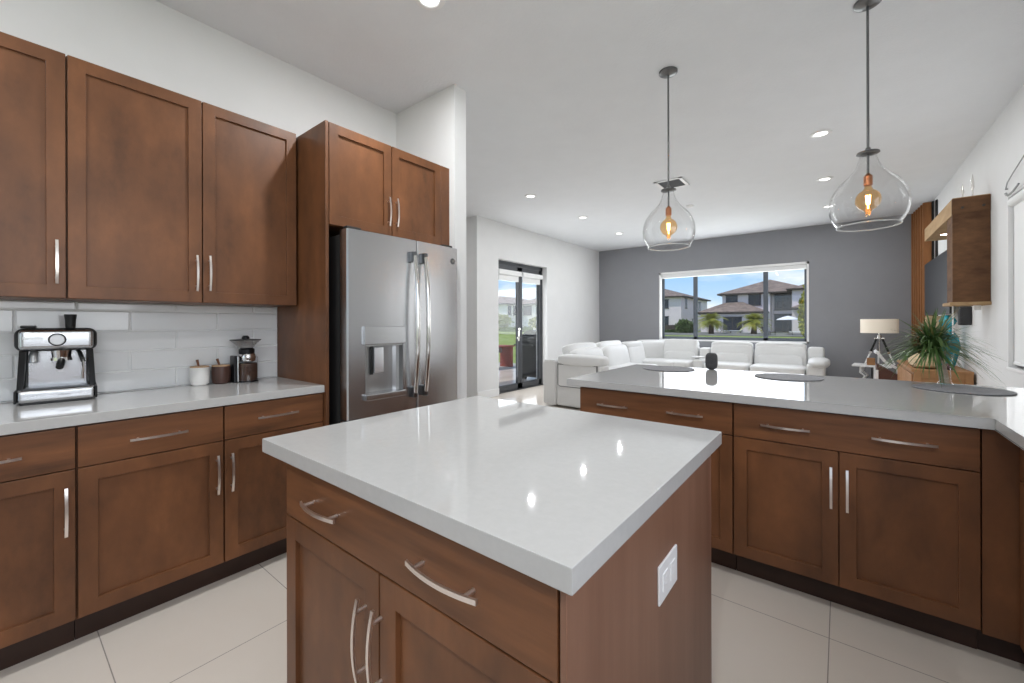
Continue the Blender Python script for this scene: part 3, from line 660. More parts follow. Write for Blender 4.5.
# potted spiky plant
PX, PY = .462, 3.350
t = thing('potted_plant', 'spiky green grass-like plant in a clear glass vase on the peninsula', 'plant', (PX, PY, .9142))
bm = BM(); vz = .9142
for i, (dx, dy, tx, ty) in enumerate(((.012, 0, -.05, .02), (-.014, .01, -.035, -.02), (.004, -.014, -.0, .01), (-.004, .012, -.07, .0))):
    add_tube(bm, [(PX + dx, PY + dy, vz + .006), (PX + dx - .012, PY + dy, vz + .1), (PX + tx * .7, PY + ty * .7, vz + .19)], [.0075, .0065, .005], n=8)
obj('stems', bm, 'cane', t)
bm = BM(); add_lathe(bm, [(0, 0), (.030, 0), (.032, .004), (.024, .02), (.022, .08), (.030, .15), (.038, .185)], (PX, PY, vz), 28); obj('glass_vase', bm, 'shell_glass', t)
crown = Vector((PX - .048, PY, vz + .21)); r3 = random.Random(11)
bmA, bmB = BM(), BM()
for i in range(470):
    az = r3.uniform(0, 2 * PI); el = r3.uniform(-.15, 1.4); ln = r3.uniform(.17, .30); dr_ = r3.uniform(.3, 1.4)
    if r3.random() < .04: ln *= 1.25
    d = Vector((math.cos(az) * math.cos(el), math.sin(az) * math.cos(el), math.sin(el))); sd = Vector((-math.sin(az), math.cos(az), 0))
    wd = r3.uniform(.0035, .0068); p = crown + Vector((r3.uniform(-.02, .02), r3.uniform(-.02, .02), r3.uniform(-.03, .03))); prev = None
    B = bmB if r3.random() < .07 else bmA
    n = 7
    for k_ in range(n + 1):
        s = k_ / n; q = p + d * ln * s + Vector((0, 0, -dr_ * ln * .55 * s ** 2.2)); q.z = max(q.z, .925)
        ww = wd * (1 - s ** 2.5) + .0003; nn = Vector((0, 0, .0012))
        r_ = [B.verts.new(q - sd * ww), B.verts.new(q - nn * (1 - s)), B.verts.new(q + sd * ww)]
        if prev: 
            B.faces.new((prev[0], prev[1], r_[1], r_[0])); B.faces.new((prev[1], prev[2], r_[2], r_[1]))
        prev = r_
obj('leaf_crown', bmA, 'leaf', t); obj('dry_leaves', bmB, 'leaf_dry', t, label='yellowing leaf blades')

# ---------------------------------------------------------------- pendants
def make_pendant(label, x, y):
    t = thing('pendant_lamp', label, 'pendant lamp', (x, y, 1.80), group='glass pendant lamps over the peninsula')
    c = (x, y, 0)
    bm = BM(); add_lathe(bm, [(0, ZC - .001), (.062, ZC - .001), (.062, ZC - .014), (.05, ZC - .022), (.012, ZC - .028), (0, ZC - .03)], c, 36); obj('canopy', bm, 'brushed_grey', t)
    bm = BM(); add_cyl(bm, (x, y, 2.075), (x, y, ZC - .02), .0062, n=14); obj('rod', bm, 'brushed_grey', t)
    bm = BM(); add_lathe(bm, [(0, 2.240), (.010, 2.240), (.014, 2.228), (.050, 2.214), (.052, 2.207), (.036, 2.202), (0, 2.200)], c, 32); obj('shade_cap', bm, 'brushed_grey', t)
    bm = BM(); add_cyl(bm, (x, y, 2.030), (x, y, 2.080), .020, n=20); add_cyl(bm, (x, y, 2.08), (x, y, 2.095), .020, .008, n=20); obj('bulb_socket', bm, 'copper', t)
    prof = [(.036, 2.205), (.040, 2.185), (.048, 2.155), (.062, 2.122), (.094, 2.080), (.130, 2.046), (.156, 2.005), (.171, 1.965), (.177, 1.925), (.174, 1.885), (.164, 1.850), (.150, 1.825), (.140, 1.810), (.136, 1.805)]
    out = prof; inn = [(r - .003, z) for r, z in prof[::-1]]
    bm = BM(); add_lathe(bm, out + inn + [out[0]], c, 56); gs = obj('glass_shade', bm, 'shell_glass', t); bm = BM(); add_lathe(bm, [(.1385 + .0035 * math.cos(2 * PI * q_ / 8), 1.804 + .0035 * math.sin(2 * PI * q_ / 8)) for q_ in range(9)], c, 56); obj('rim', bm, 'glass_rim', gs)
    b_ = [(.014, 2.032), (.016, 2.018)] + [(.058 * math.cos(a_), 1.948 + .060 * math.sin(a_)) for a_ in [math.radians(q_) for q_ in (66, 50, 34, 18, 0, -18, -34, -50, -66)]] + [(.012, 1.878), (.010, 1.868), (0, 1.866)]
    bm = BM(); add_lathe(bm, b_, c, 32); bl = obj('bulb', bm, 'bulb_tint', t)
    bm = BM()
    for j in range(6):
        a = 2 * PI * j / 6; add_tube(bm, [(x + .007 * math.cos(a), y + .007 * math.sin(a), 1.925), (x + .010 * math.cos(a), y + .010 * math.sin(a), 1.975)], .0016, n=6)
    add_cyl(bm, (x, y, 1.90), (x, y, 1.925), .003, n=8); obj('filament', bm, 'filament', bl)
m = MATS['shell_glass'].copy(); m.name = 'bulb_tint'; MATS['bulb_tint'] = m
for n_ in m.node_tree.nodes:
    if n_.type == 'BSDF_TRANSPARENT': n_.inputs[0].default_value = (1, .78, .50, 1)
make_pendant('clear glass pendant lamp left of the two, hanging near the air vent', -.957, 3.0)
make_pendant('clear glass pendant lamp right of the two, nearest the wooden shelf', .122, 3.045)

# ---------------------------------------------------------------- recessed lights
def can(x, y, label, p=10):
    t = thing('recessed_light', label, 'ceiling light', (x, y, ZC - .012), group='round recessed ceiling lights')
    bm = BM(); add_lathe(bm, [(.052, ZC - .006), (.058, ZC - .012), (.084, ZC - .008), (.088, ZC - .0005), (.052, ZC - .0005), (.052, ZC - .006)], (x, y, 0), 36); obj('trim_ring', bm, 'white_trim', t)
    bm = BM(); add_lathe(bm, [(0, ZC - .005), (.052, ZC - .005), (.052, ZC - .001), (0, ZC - .001)], (x, y, 0), 36); obj('lens', bm, 'light_lens', t)
    l = lamp('downlight', 'AREA', (x, y, ZC - .016), p, (0, 0, 0), shape='DISK', size=.07, color=(.97, .985, 1)); l.data.spread = PI
can(-3.40, 4.71, 'round recessed ceiling light of the left row, nearest the refrigerator')
can(-3.40, 6.21, 'round recessed ceiling light, middle one of the left row')
can(-3.44, 7.76, 'round recessed ceiling light of the left row, nearest the grey wall')
can(-.143, 4.88, 'round recessed ceiling light of the right row, nearest the camera')
can(-.150, 6.45, 'round recessed ceiling light, middle one of the right row')
can(-.140, 8.0, 'round recessed ceiling light of the right row, nearest the grey wall')
can(-1.765, 1.50, 'bright round recessed ceiling light cut by the top edge of the photo', 19)
can(-1.765, -.70, 'round recessed ceiling light behind the camera', 16)
can(-.0, -.70, 'round recessed ceiling light behind the camera on the window side', 16)
can(-5.7, 3.6, 'added unseen recessed ceiling light brightening the hallway', 8)  # unseen downlight added to lift the dim hallway
# air vent
t = thing('air_vent', 'square white ceiling air register behind the left pendant', 'vent', (-1.69, 5.42, ZC - .012))
bm = BM()
for lo, hi in (((-1.86, 5.245), (-1.82, 5.60)), ((-1.56, 5.245), (-1.52, 5.60)), ((-1.86, 5.245), (-1.52, 5.275)), ((-1.86, 5.57), (-1.52, 5.60))): add_box(bm, (*lo, ZC - .012), (*hi, ZC - .0005), .002, 1)
obj('frame', bm, 'white_trim', t)
bm = BM(); add_box(bm, (-1.82, 5.275, ZC - .004), (-1.56, 5.57, ZC - .001)); obj('recess', bm, 'black_matte', t, smooth=False)
bm = BM()
for i in range(9):
    y_ = 5.285 + i * .033; add_prism(bm, [(-1.82, y_, ZC - .004), (-1.82, y_ + .003, ZC - .004), (-1.82, y_ + .018, ZC - .012), (-1.82, y_ + .015, ZC - .012)], (.26, 0, 0))
obj('louvres', bm, 'vent_grey', t, smooth=False)
bm = BM(); add_lathe(bm, [(0, ZC - .036), (.03, ZC - .034), (.05, ZC - .022), (.056, ZC - .001), (0, ZC - .001)], (-1.80, 6.62, 0), 28)
tag(obj('smoke_detector', bm, 'plastic_white'), 'small white smoke detector on the ceiling beside the left pendant', 'smoke detector')

# ---------------------------------------------------------------- sectional sofa
t = thing('sectional_sofa', 'large white leather corner sofa with raised headrests under the window', 'sofa', (-2.2, 7.8, 0))
def rot(ax, deg): return Matrix.Rotation(math.radians(deg), 4, ax)
bm = BM()
add_box(bm, (-3.56, 5.42, .05), (-2.66, 8.5, .34), .02, 2); add_box(bm, (-3.56, 8.42, .05), (-.34, 9.3, .34), .02, 2)
obj('base', bm, 'leather', t)
bm = BM(); 
for x_, y_ in ((-3.5, 5.5), (-2.75, 5.5), (-.5, 8.5), (-.5, 9.2), (-3.5, 9.2), (-2.7, 8.4)): add_cyl(bm, (x_, y_, 0), (x_, y_, .06), .025)
obj('feet', bm, 'steel_dark', t)
# outer back shell of left wing, slanted slab seen end-on
bm = BM(); add_prism(bm, [(-3.60, 5.30, .03), (-3.37, 5.30, .03), (-3.37, 5.30, .70), (-3.44, 5.30, .712), (-3.60, 5.30, .70)], (0, 3.3, 0)); bmesh.ops.bevel(bm, geom=bm.edges[:], offset=.018, segments=3, affect='EDGES'); obj('back_shell', bm, 'leather', t)
# near arm: boxy panel below, padded top
bm = BM(); add_box(bm, (-3.365, 5.315, .03), (-2.62, 5.56, .66), .025, 3); na = obj('armrest', bm, 'leather', t, label='near end armrest')
bm = BM(); add_box(bm, (-3.34, 5.308, .325), (-2.64, 5.318, .64), .004, 1); obj('side_panel', bm, 'leather', na)
bm = BM(); add_tube(bm, [(-3.335, 5.306, .655), (-3.335, 5.306, .345), (-3.30, 5.306, .325), (-2.64, 5.306, .325)], .006, n=6); add_tube(bm, [(-3.335, 5.306, .655), (-2.68, 5.306, .655)], .006, n=6); add_box(bm, (-2.70, 5.300, .56), (-2.675, 5.308, .65)); obj('seam', bm, 'seam', na)
bm = BM(); add_super(bm, (-2.99, 5.44, .715), (.385, .155, .085), .45); obj('arm_pad', bm, 'leather', na)
# left wing seats
for (a, b_) in ((5.58, 6.62), (6.64, 7.68)):
    bm = BM(); add_super(bm, (-2.98, (a + b_) / 2, .40), (.40, (b_ - a) / 2, .12), .3); obj('seat_cushion', bm, 'leather', t)
    bm = BM(); add_super(bm, (-3.30, (a + b_) / 2, .62), (.14, (b_ - a) / 2 - .01, .24), .38, M=rot('Y', -12)); add_super(bm, (-3.24, (a + b_) / 2, .52), (.10, (b_ - a) / 2 - .06, .12), .45, M=rot('Y', -12)); bc = obj('backrest', bm, 'leather', t)
    bm = BM(); add_super(bm, (-3.40, (a + b_) / 2, .845), (.10, (b_ - a) / 2 - .03, .085), .45, M=rot('Y', -20)); obj('headrest', bm, 'leather', bc)
# corner wedge
bm = BM(); add_super(bm, (-3.02, 8.75, .40), (.46, .46, .12), .3); obj('seat_cushion', bm, 'leather', t)
bm = BM(); add_super(bm, (-3.33, 8.15, .60), (.13, .44, .27), .4, M=rot('Y', -10)); add_super(bm, (-3.33, 8.1, .84), (.10, .40, .06), .45); obj('backrest', bm, 'leather', t)
bm = BM(); add_super(bm, (-3.22, 8.98, .60), (.34, .13, .28), .45, M=rot('Z', 42)); add_super(bm, (-3.25, 9.02, .845), (.33, .10, .06), .45, M=rot('Z', 42)); obj('backrest', bm, 'leather', t, label='curved corner backrest')
# far wing: seats facing the camera
for (a, b_, tilt, top) in ((-3.0, -2.28, 22, .90), (-2.06, -1.30, 10, .88), (-1.29, -.46, 10, .88)):
    cx, hw_ = (a + b_) / 2, (b_ - a) / 2
    bm = BM(); add_super(bm, (cx, 8.78, .40), (hw_, .42, .12), .3); obj('seat_cushion', bm, 'leather', t)
    bm = BM(); add_super(bm, (cx, 9.08, .60), (hw_ - .005, .13, .25), .36, M=rot('X', -8)); add_super(bm, (cx, 8.99, .55), (hw_ - .05, .09, .13), .45, M=rot('X', -8)); bc = obj('backrest', bm, 'leather', t)
    bm = BM(); add_super(bm, (cx, 9.10, top - .07), (hw_ - .012, .10, .085), .42, M=rot('X', -tilt)); obj('headrest', bm, 'leather', bc)
bm = BM(); add_box(bm, (-2.27, 8.5, .05), (-2.07, 9.25, .56), .04, 4); add_box(bm, (-2.265, 9.0, .5), (-2.075, 9.25, .76), .03, 3); cs = obj('console', bm, 'leather', t, label='padded console between the seats')
bm = BM(); add_lathe(bm, [(0, .59), (.10, .59), (.115, .60), (.115, .612), (0, .612)], (-2.20, 8.65, 0), 24); add_cyl(bm, (-2.2, 8.65, .56), (-2.2, 8.65, .592), .03); obj('swivel_tray', bm, 'plastic_white', cs)
bm = BM(); add_box(bm, (-.455, 8.45, .03), (-.20, 9.25, .58), .05, 4); na = obj('armrest', bm, 'leather', t, label='far end armrest')
bm = BM(); add_super(bm, (-.29, 8.80, .585), (.155, .44, .080), .7); add_super(bm, (-.34, 9.12, .70), (.125, .14, .135), .4); obj('arm_pad', bm, 'leather', na)

# ---------------------------------------------------------------- right-hand decor
# rustic tv surround: upright box near the camera and a top beam
t = thing('rustic_shelf', 'rustic reclaimed-wood tv surround with upright box on the right wall', 'shelf', (.96, 6.4, 1.42))
bm = BM(); add_box(bm, (.835, 5.69, 1.455), (1.079, 5.73, 2.43), .004, 2); obj('side_board', bm, 'rustic', t)
bm = BM(); add_box(bm, (.845, 5.73, 1.455), (1.079, 6.02, 2.29), .003, 1); obj('upright_box', bm, 'rustic', t)
bm = BM(); add_box(bm, (.836, 5.69, 2.29), (1.079, 7.36, 2.445), .004, 2); bt = obj('top_beam', bm, 'rustic_light', t, label='weathered pale top beam')
bm = BM(); add_box(bm, (.832, 5.684, 2.29), (1.079, 5.69, 2.436), .001, 1); obj('beam_end_board', bm, 'rustic', bt)
bm = BM()
for yx in ((.90, 2.345), (1.035, 2.345)): add_cyl(bm, (yx[0], 5.676, yx[1]), (yx[0], 5.686, yx[1]), .011, n=12)
obj('bolts', bm, 'fascia', bt)
bm = BM(); add_box(bm, (.815, 5.665, 1.425), (1.079, 6.04, 1.456), .004, 2); obj('bottom_board', bm, 'rustic_light', t, label='pale bottom board')
bm = BM(); add_lathe(bm, [(0, .003), (.045, .003), (.045, .0), (0, 0)], (.96, 6.9, 2.2855), 20); obj('puck_light', bm, 'light_lens', bt)
bm = BM(); add_cyl(bm, (.875, 5.95, 1.15), (.875, 5.95, 1.425), .006, n=10); obj('hanging_rod', bm, 'plastic_white', t)
bm = BM(); add_box(bm, (.985, 5.75, 1.38), (1.03, 5.80, 1.425), .003); obj('wall_fitting', bm, 'plastic_white', t)
# ornaments
bm = BM(); c = (.985, 5.80, 2.4365)
add_lathe(bm, [(0, 0), (.018, 0), (.006, .012), (.006, .08), (.014, .11), (.012, .16), (.004, .22), (0, .24)], c, 16); add_lathe(bm, [(0, 0), (.014, 0), (.005, .01), (.006, .05), (.012, .08), (.004, .15), (0, .16)], (.93, 5.86, 2.4465), 16)
add_box(bm, (.90, 5.78, 2.4453), (1.01, 5.88, 2.450), .001, 1)
tag(obj('ornament', bm, 'chrome'), 'slim silvery ornament standing on top of the rustic tv surround', 'ornament')
# tv
t = thing('television', 'large flat black television on the right wall beneath the wooden beam', 'television', (.97, 7.3, 1.36))
bm = BM(); add_box(bm, (.925, 6.47, 1.36), (.965, 8.15, 2.075), .006, 2); b0 = obj('housing', bm, 'black', t)
bm = BM(); add_box(bm, (.9235, 6.485, 1.378), (.9255, 8.135, 2.062)); obj('screen', bm, 'tv_screen', t, smooth=False)
bm = BM(); add_box(bm, (.965, 7.0, 1.5), (1.079, 7.6, 1.95), .004, 1); obj('wall_mount', bm, 'black_matte', t)
bm = BM(); add_box(bm, (.985, 6.38, 1.235), (1.079, 6.46, 1.435), .012, 3)  # plain dark grey block on the wall
tag(obj('dark_wall_box', bm, 'box_grey'), 'small dark box on the right wall just below the television', 'speaker')
# slats
t = thing('slat_panel', 'vertical brown wooden slat panel in the far right corner', 'wall panel', (1.0, 9.0, 0))
bm = BM(); add_box(bm, (1.055, 8.60, .01), (1.079, 9.415, ZC - .01)); obj('backing', bm, 'black_matte', t, smooth=False)
for i in range(6):
    y_ = 8.62 + i * .148; bm = BM(); add_box(bm, (.962 - i * .010, y_, .01), (1.055, y_ + .048, ZC - .012), .003, 1); obj('slat', bm, 'slat_wood', t)
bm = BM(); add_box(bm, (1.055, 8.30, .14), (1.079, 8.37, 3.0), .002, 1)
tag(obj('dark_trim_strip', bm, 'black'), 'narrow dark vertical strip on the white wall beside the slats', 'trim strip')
# sideboard along right wall
t = thing('sideboard', 'low light brown wooden sideboard along the right wall, behind the plant', 'sideboard', (.83, 6.9, 0))
bm = BM(); add_box(bm, (.62, 6.22, .06), (1.06, 7.7, .73), .003, 1); sb = obj('carcass', bm, 'pine', t)
bm = BM(); add_box(bm, (.60, 6.20, .73), (1.062, 7.72, .758), .004, 2); obj('top', bm, 'pine', t)
bm = BM(); 
for lo, hi in (((.62, 6.205, .06), (.68, 6.22, .73)), ((1.0, 6.205, .06), (1.06, 6.22, .73)), ((.68, 6.205, .67), (1.0, 6.22, .73)), ((.68, 6.205, .06), (1.0, 6.22, .13))): add_box(bm, lo, hi, .002, 1)
obj('end_frame', bm, 'pine', sb)
for i in range(3):
    bm = BM(); y_ = 6.26 + i * .48; add_box(bm, (.605, y_, .1), (.62, y_ + .46, .70), .003, 1); d_ = obj('door', bm, 'pine', sb); bm = BM(); add_cyl(bm, (.588, y_ + .05, .45), (.606, y_ + .05, .45), .012); obj('knob', bm, 'black', d_)
bm = BM()
for x_ in (.66, 1.02):
    for y_ in (6.26, 7.66): add_box(bm, (x_ - .03, y_ - .03, 0), (x_ + .03, y_ + .03, .062), .003, 1)
obj('feet', bm, 'pine', t)
bm = BM(); add_lathe(bm, [(0, 0), (.05, 0), (.062, .03), (.085, .14), (.10, .24), (.085, .34), (.05, .40), (.035, .43), (.05, .47), (.075, .52), (.055, .56), (.03, .585), (.0, .59)], (.955, 6.76, .7585), 32)
tag(obj('glass_vase', bm, 'teal'), 'tall turquoise glass vase on the sideboard behind the plant', 'vase')
bm = BM(); add_super(bm, (.90, 6.33, .7585 + .036), (.038, .038, .036), .9)
tag(obj('decor_ball', bm, 'maroon'), 'small dark red ball on the near end of the sideboard', 'ornament')
t = thing('woven_screen', 'tan woven decorative board standing on the sideboard behind the vase', 'decoration', (.93, 7.2, .7585))
bm = BM(); add_box(bm, (.84, 7.19, .77), (1.02, 7.205, 1.33), .003, 1); obj('woven_board', bm, 'wicker', t)
bm = BM()
for lo, hi in (((.825, 7.175, .7585), (.845, 7.215, 1.34)), ((1.015, 7.175, .7585), (1.035, 7.215, 1.34)), ((.825, 7.175, 1.325), (1.035, 7.215, 1.345)), ((.825, 7.175, .7585), (1.035, 7.215, .78))): add_box(bm, lo, hi, .003, 1)
obj('frame', bm, 'wicker', t)
bm = BM(); add_super(bm, (.735, 6.60, .7590 + .075), (.11, .30, .075), .5)
tag(obj('woven_basket', bm, 'wicker'), 'low tan woven basket on the sideboard behind the plant leaves', 'basket')

# side table with tripod lamp and candle block
t = thing('side_table', 'white side table with curved legs beneath the tripod lamp', 'side table', (.40, 8.9, 0))
bm = BM(); add_prism(bm, [(.14, 8.72, .555), (.62, 8.66, .555), (.66, 9.10, .555), (.18, 9.12, .555)], (0, 0, .03)); bmesh.ops.bevel(bm, geom=bm.edges[:], offset=.006, segments=2, affect='EDGES'); obj('table_top', bm, 'white_trim', t)
for (x_, y_) in ((.26, 8.78), (.56, 8.76), (.30, 9.04), (.58, 9.02)):
    sx_ = -1 if x_ < .4 else 1
    bm = BM(); add_tube(bm, [(x_, y_, .556), (x_ + sx_ * .01, y_, .46), (x_ - sx_ * .05, y_, .40), (x_ + sx_ * .02, y_, .30), (x_ + sx_ * .03, y_, .12), (x_ + sx_ * .07, y_, .012)], [.018, .017, .015, .015, .014, .018], n=10); obj('leg', bm, 'white_trim', t)
bm = BM(); add_cyl(bm, (.43, 8.9, .02), (.43, 8.9, .555), .05, .04); obj('pedestal', bm, 'brushed_grey', t)
t = thing('table_lamp', 'tripod table lamp with wide cream drum shade', 'lamp', (.485, 8.93, .585))
lx, ly = .49, 8.93
bm = BM(); add_lathe(bm, [(.235, 1.098), (.235, 1.322), (.232, 1.322), (.232, 1.098), (.235, 1.098)], (lx, ly, 0), 40); obj('lamp_shade', bm, 'shade_cream', t)
bm = BM(); add_cyl(bm, (lx, ly, .70), (lx, ly, 1.12), .008); add_cyl(bm, (lx, ly, 1.0), (lx, ly, 1.06), .03, .022); add_cyl(bm, (lx, ly, 1.09), (lx, ly, 1.2), .016)
for a in (0, 2 * PI / 3, 4 * PI / 3): add_tube(bm, [(lx, ly, 1.115), (lx + .233 * math.cos(a), ly + .233 * math.sin(a), 1.115)], .003, n=6)
add_box(bm, (lx - .065, ly - .015, .995), (lx + .065, ly + .015, 1.02), .003); obj('pole', bm, 'chrome', t)
for k_, a in enumerate((math.radians(200), math.radians(-20), math.radians(90))):
    d = Vector((math.cos(a), math.sin(a), 0)); p0 = Vector((lx, ly, 1.0)) + d * .04; p1 = Vector((lx, ly, .586)) + d * .19; pm = p0.lerp(p1, .52)
    bm = BM(); add_tube(bm, [p0, pm], .016, n=10); lg = obj('leg', bm, 'black', t)
    bm = BM(); add_tube(bm, [pm, p1 + Vector((0, 0, .008))], .011, n=10); obj('lower_leg', bm, 'white_trim', lg)
    bm = BM(); add_cyl(bm, pm - Vector((0, .02, 0)), pm + Vector((0, .02, 0)), .02); obj('clamp', bm, 'chrome', lg)
bm = BM(); add_box(bm, (.33, 8.72, .5855), (.43, 8.80, .70), .008, 2); tag(obj('candle_block', bm, 'pine'), 'small square wooden candle holder on the white side table', 'candle holder')
# folding director style chair
t = thing('folding_chair', 'white framed folding chair with brown seat near the side table', 'chair', (.55, 7.9, 0))
cx, cy = .52, 7.75
bm = BM()
for s in (0, .42):
    add_tube(bm, [(cx - .12, cy + s, .86), (cx - .02, cy + s, .70), (cx + .13, cy + s, .60), (cx + .16, cy + s, .02)], .018, sec=(.03, .05)); add_tube(bm, [(cx - .10, cy + s, .02), (cx + .02, cy + s, .30), (cx + .12, cy + s, .50)], .016, sec=(.03, .035))
    add_tube(bm, [(cx - .12, cy + s, .02), (cx - .12, cy + s, .60)], .014, sec=(.03, .03))
add_tube(bm, [(cx - .12, cy, .84), (cx - .12, cy + .42, .84)], .014, sec=(.03, .03)); add_tube(bm, [(cx - .12, cy, .40), (cx - .12, cy + .42, .40)], .014, sec=(.02, .02))
obj('frame', bm, 'white_trim', t)
bm = BM(); add_prism(bm, [(cx - .12, cy - .005, .68), (cx - .10, cy - .005, .44), (cx + .15, cy - .005, .42), (cx + .15, cy - .005, .50)], (0, .43, 0)); obj('seat', bm, 'seat_brown', t)

# ---------------------------------------------------------------- outside
bm = BM(); add_box(bm, (-160, -60, -.30), (120, 200, -.14)); struct('ground', bm, 'lawn', 'green lawn outside')
bm = BM()
for i in range(34):
    y_ = 1.0 + i * .28
    add_box(bm, (-10.5, y_, -.14), (XD - .28, y_ + .274, -.02), .002, 1)
struct('floor_deck', bm, 'deck', 'pale boards of the outdoor patio deck')
bm = BM(); add_box(bm, (-22, 50, -.14), (6, 66, -.06)); struct('ground_pool_terrace', bm, 'paver', 'paved pool terrace behind the houses')

def hip(bm, x0, x1, y0, y1, z, h, ov=.6):
    x0 -= ov; x1 += ov; y0 -= ov; y1 += ov; dx, dy = x1 - x0, y1 - y0
    if dx > dy: r0, r1 = (x0 + dy / 2, (y0 + y1) / 2), (x1 - dy / 2, (y0 + y1) / 2)
    else: r0, r1 = ((x0 + x1) / 2, y0 + dx / 2), ((x0 + x1) / 2, y1 - dx / 2)
    B = [bm.verts.new(p) for p in ((x0, y0, z), (x1, y0, z), (x1, y1, z), (x0, y1, z))]; T = [bm.verts.new((*r0, z + h)), bm.verts.new((*r1, z + h))]
    if dx > dy: fs = ((B[0], B[1], T[1], T[0]), (B[1], B[2], T[1]), (B[2], B[3], T[0], T[1]), (B[3], B[0], T[0]))
    else: fs = ((B[0], B[1], T[0]), (B[1], B[2], T[1], T[0]), (B[2], B[3], T[1]), (B[3], B[0], T[0], T[1]))
    for f_ in fs: bm.faces.new(f_)
    bm.faces.new(B[::-1])
def house(label, vols, roofs, wins, wallmat, loc):
    t = thing('house', label, 'house', loc)
    bm = BM()
    for v in vols: add_box(bm, v[:3], v[3:])
    obj('walls', bm, wallmat, t, smooth=False)
    for r_ in roofs:
        bm = BM(); hip(bm, *r_[:6]); ro = obj('roof', bm, 'roof_tile', t, smooth=False)
        x0, x1, y0, y1, z, h = r_[:6]; o_ = .62; bm = BM()
        add_box(bm, (x0 - o_, y0 - o_, z - .22), (x1 + o_, y1 + o_, z)); obj('fascia', bm, 'fascia', ro, smooth=False)
    for (ax, pos, a0, a1, z0, z1) in wins:
        bm = BM()
        if ax == 'y': add_box(bm, (a0, pos - .06, z0), (a1, pos + .05, z1))
        else: add_box(bm, (pos - .05, a0, z0), (pos + .06, a1, z1))
        wn = obj('window', bm, 'house_glass', t, smooth=False)
        bm = BM()
        if ax == 'y':
            for q0, q1, r0, r1 in ((a0 - .08, a1 + .08, z1, z1 + .1), (a0 - .08, a1 + .08, z0 - .1, z0), ((a0 + a1) / 2 - .04, (a0 + a1) / 2 + .04, z0, z1)): add_box(bm, (q0, pos - .09, r0), (q1, pos + .02, r1))
        else:
            for q0, q1, r0, r1 in ((a0 - .08, a1 + .08, z1, z1 + .1), (a0 - .08, a1 + .08, z0 - .1, z0), ((a0 + a1) / 2 - .04, (a0 + a1) / 2 + .04, z0, z1)): add_box(bm, (pos - .02, q0, r0), (pos + .09, q1, r1))
        obj('window_trim', bm, 'fascia', wn, smooth=False)
    return t
G0 = -.14
# left house in the window view: corner at (-21.1, 72.6)
house('two-storey stucco house in the left part of the wide window', [(-36, 72.6, G0, -21.1, 90, 5.7)], [(-36, -21.1, 72.6, 90, 5.9, 2.6)],
      [('y', 72.6, -25.3, -23.2, 3.9, 5.3), ('y', 72.6, -25.3, -23.2, .8, 2.4), ('x', -21.1, 74.8, 76.0, 3.9, 5.5), ('x', -21.1, 83.5, 85.0, 3.0, 5.2), ('x', -21.1, 79.0, 81.0, .3, 2.0)], 'stucco', (-28.5, 81, G0))
# main house
house('large two-storey stucco house with brown hip roof across the wide window', [(-14.1, 69.3, G0, -7.9, 84, 5.6), (-7.9, 71.5, G0, -5.2, 84, 5.6), (-5.2, 68.5, G0, 6, 84, 5.9), (-16.5, 66.5, G0, -8.6, 69.4, 2.6)],
      [(-14.1, -3.0, 69.3, 84, 5.7, 2.3), (-5.2, 6, 68.5, 84, 6.0, 2.0), (-16.3, -8.6, 66.5, 72, 2.9, 1.5), (-4.6, 5, 66.0, 69, 3.3, .9)],
      [('y', 69.3, -13.6, -12.0, 3.9, 5.4), ('y', 69.3, -10.6, -9.0, 3.9, 5.4), ('y', 71.5, -7.6, -5.5, 3.2, 5.5), ('y', 66.5, -13.4, -11.0, .2, 2.1), ('y', 71.5, -7.6, -5.5, .1, 2.5), ('y', 68.5, -2.6, 0.5, 3.9, 5.6), ('y', 68.5, -3.0, 2.5, .0, 2.6)], 'stucco', (-5, 76, G0))
# patio side house
house('two-storey pale house with brown roof seen through the patio door', [(-72, 62, G0, -50.5, 88, 5.1), (-50.5, 66, G0, -44.5, 88, 5.1)], [(-72, -50.5, 62, 88, 5.2, 2.4), (-50.5, -42, 66, 88, 5.2, 2.0), (-49.5, -46.5, 67, 78, 2.6, .7)],
      [('x', -50.5, 64.0, 65.4, 3.0, 4.7), ('x', -50.5, 62.3, 63.3, 3.0, 4.7), ('y', 62, -58, -55.8, 2.9, 4.7), ('y', 62, -63, -60.8, 2.9, 4.7), ('x', -44.5, 70.0, 71.6, 3.2, 4.7), ('x', -44.5, 73.5, 76.0, .4, 2.2), ('y', 62, -57.5, -53, .2, 2.2), ('y', 66, -49.5, -47.5, 3.0, 4.7)], 'stucco_light', (-58, 75, G0))

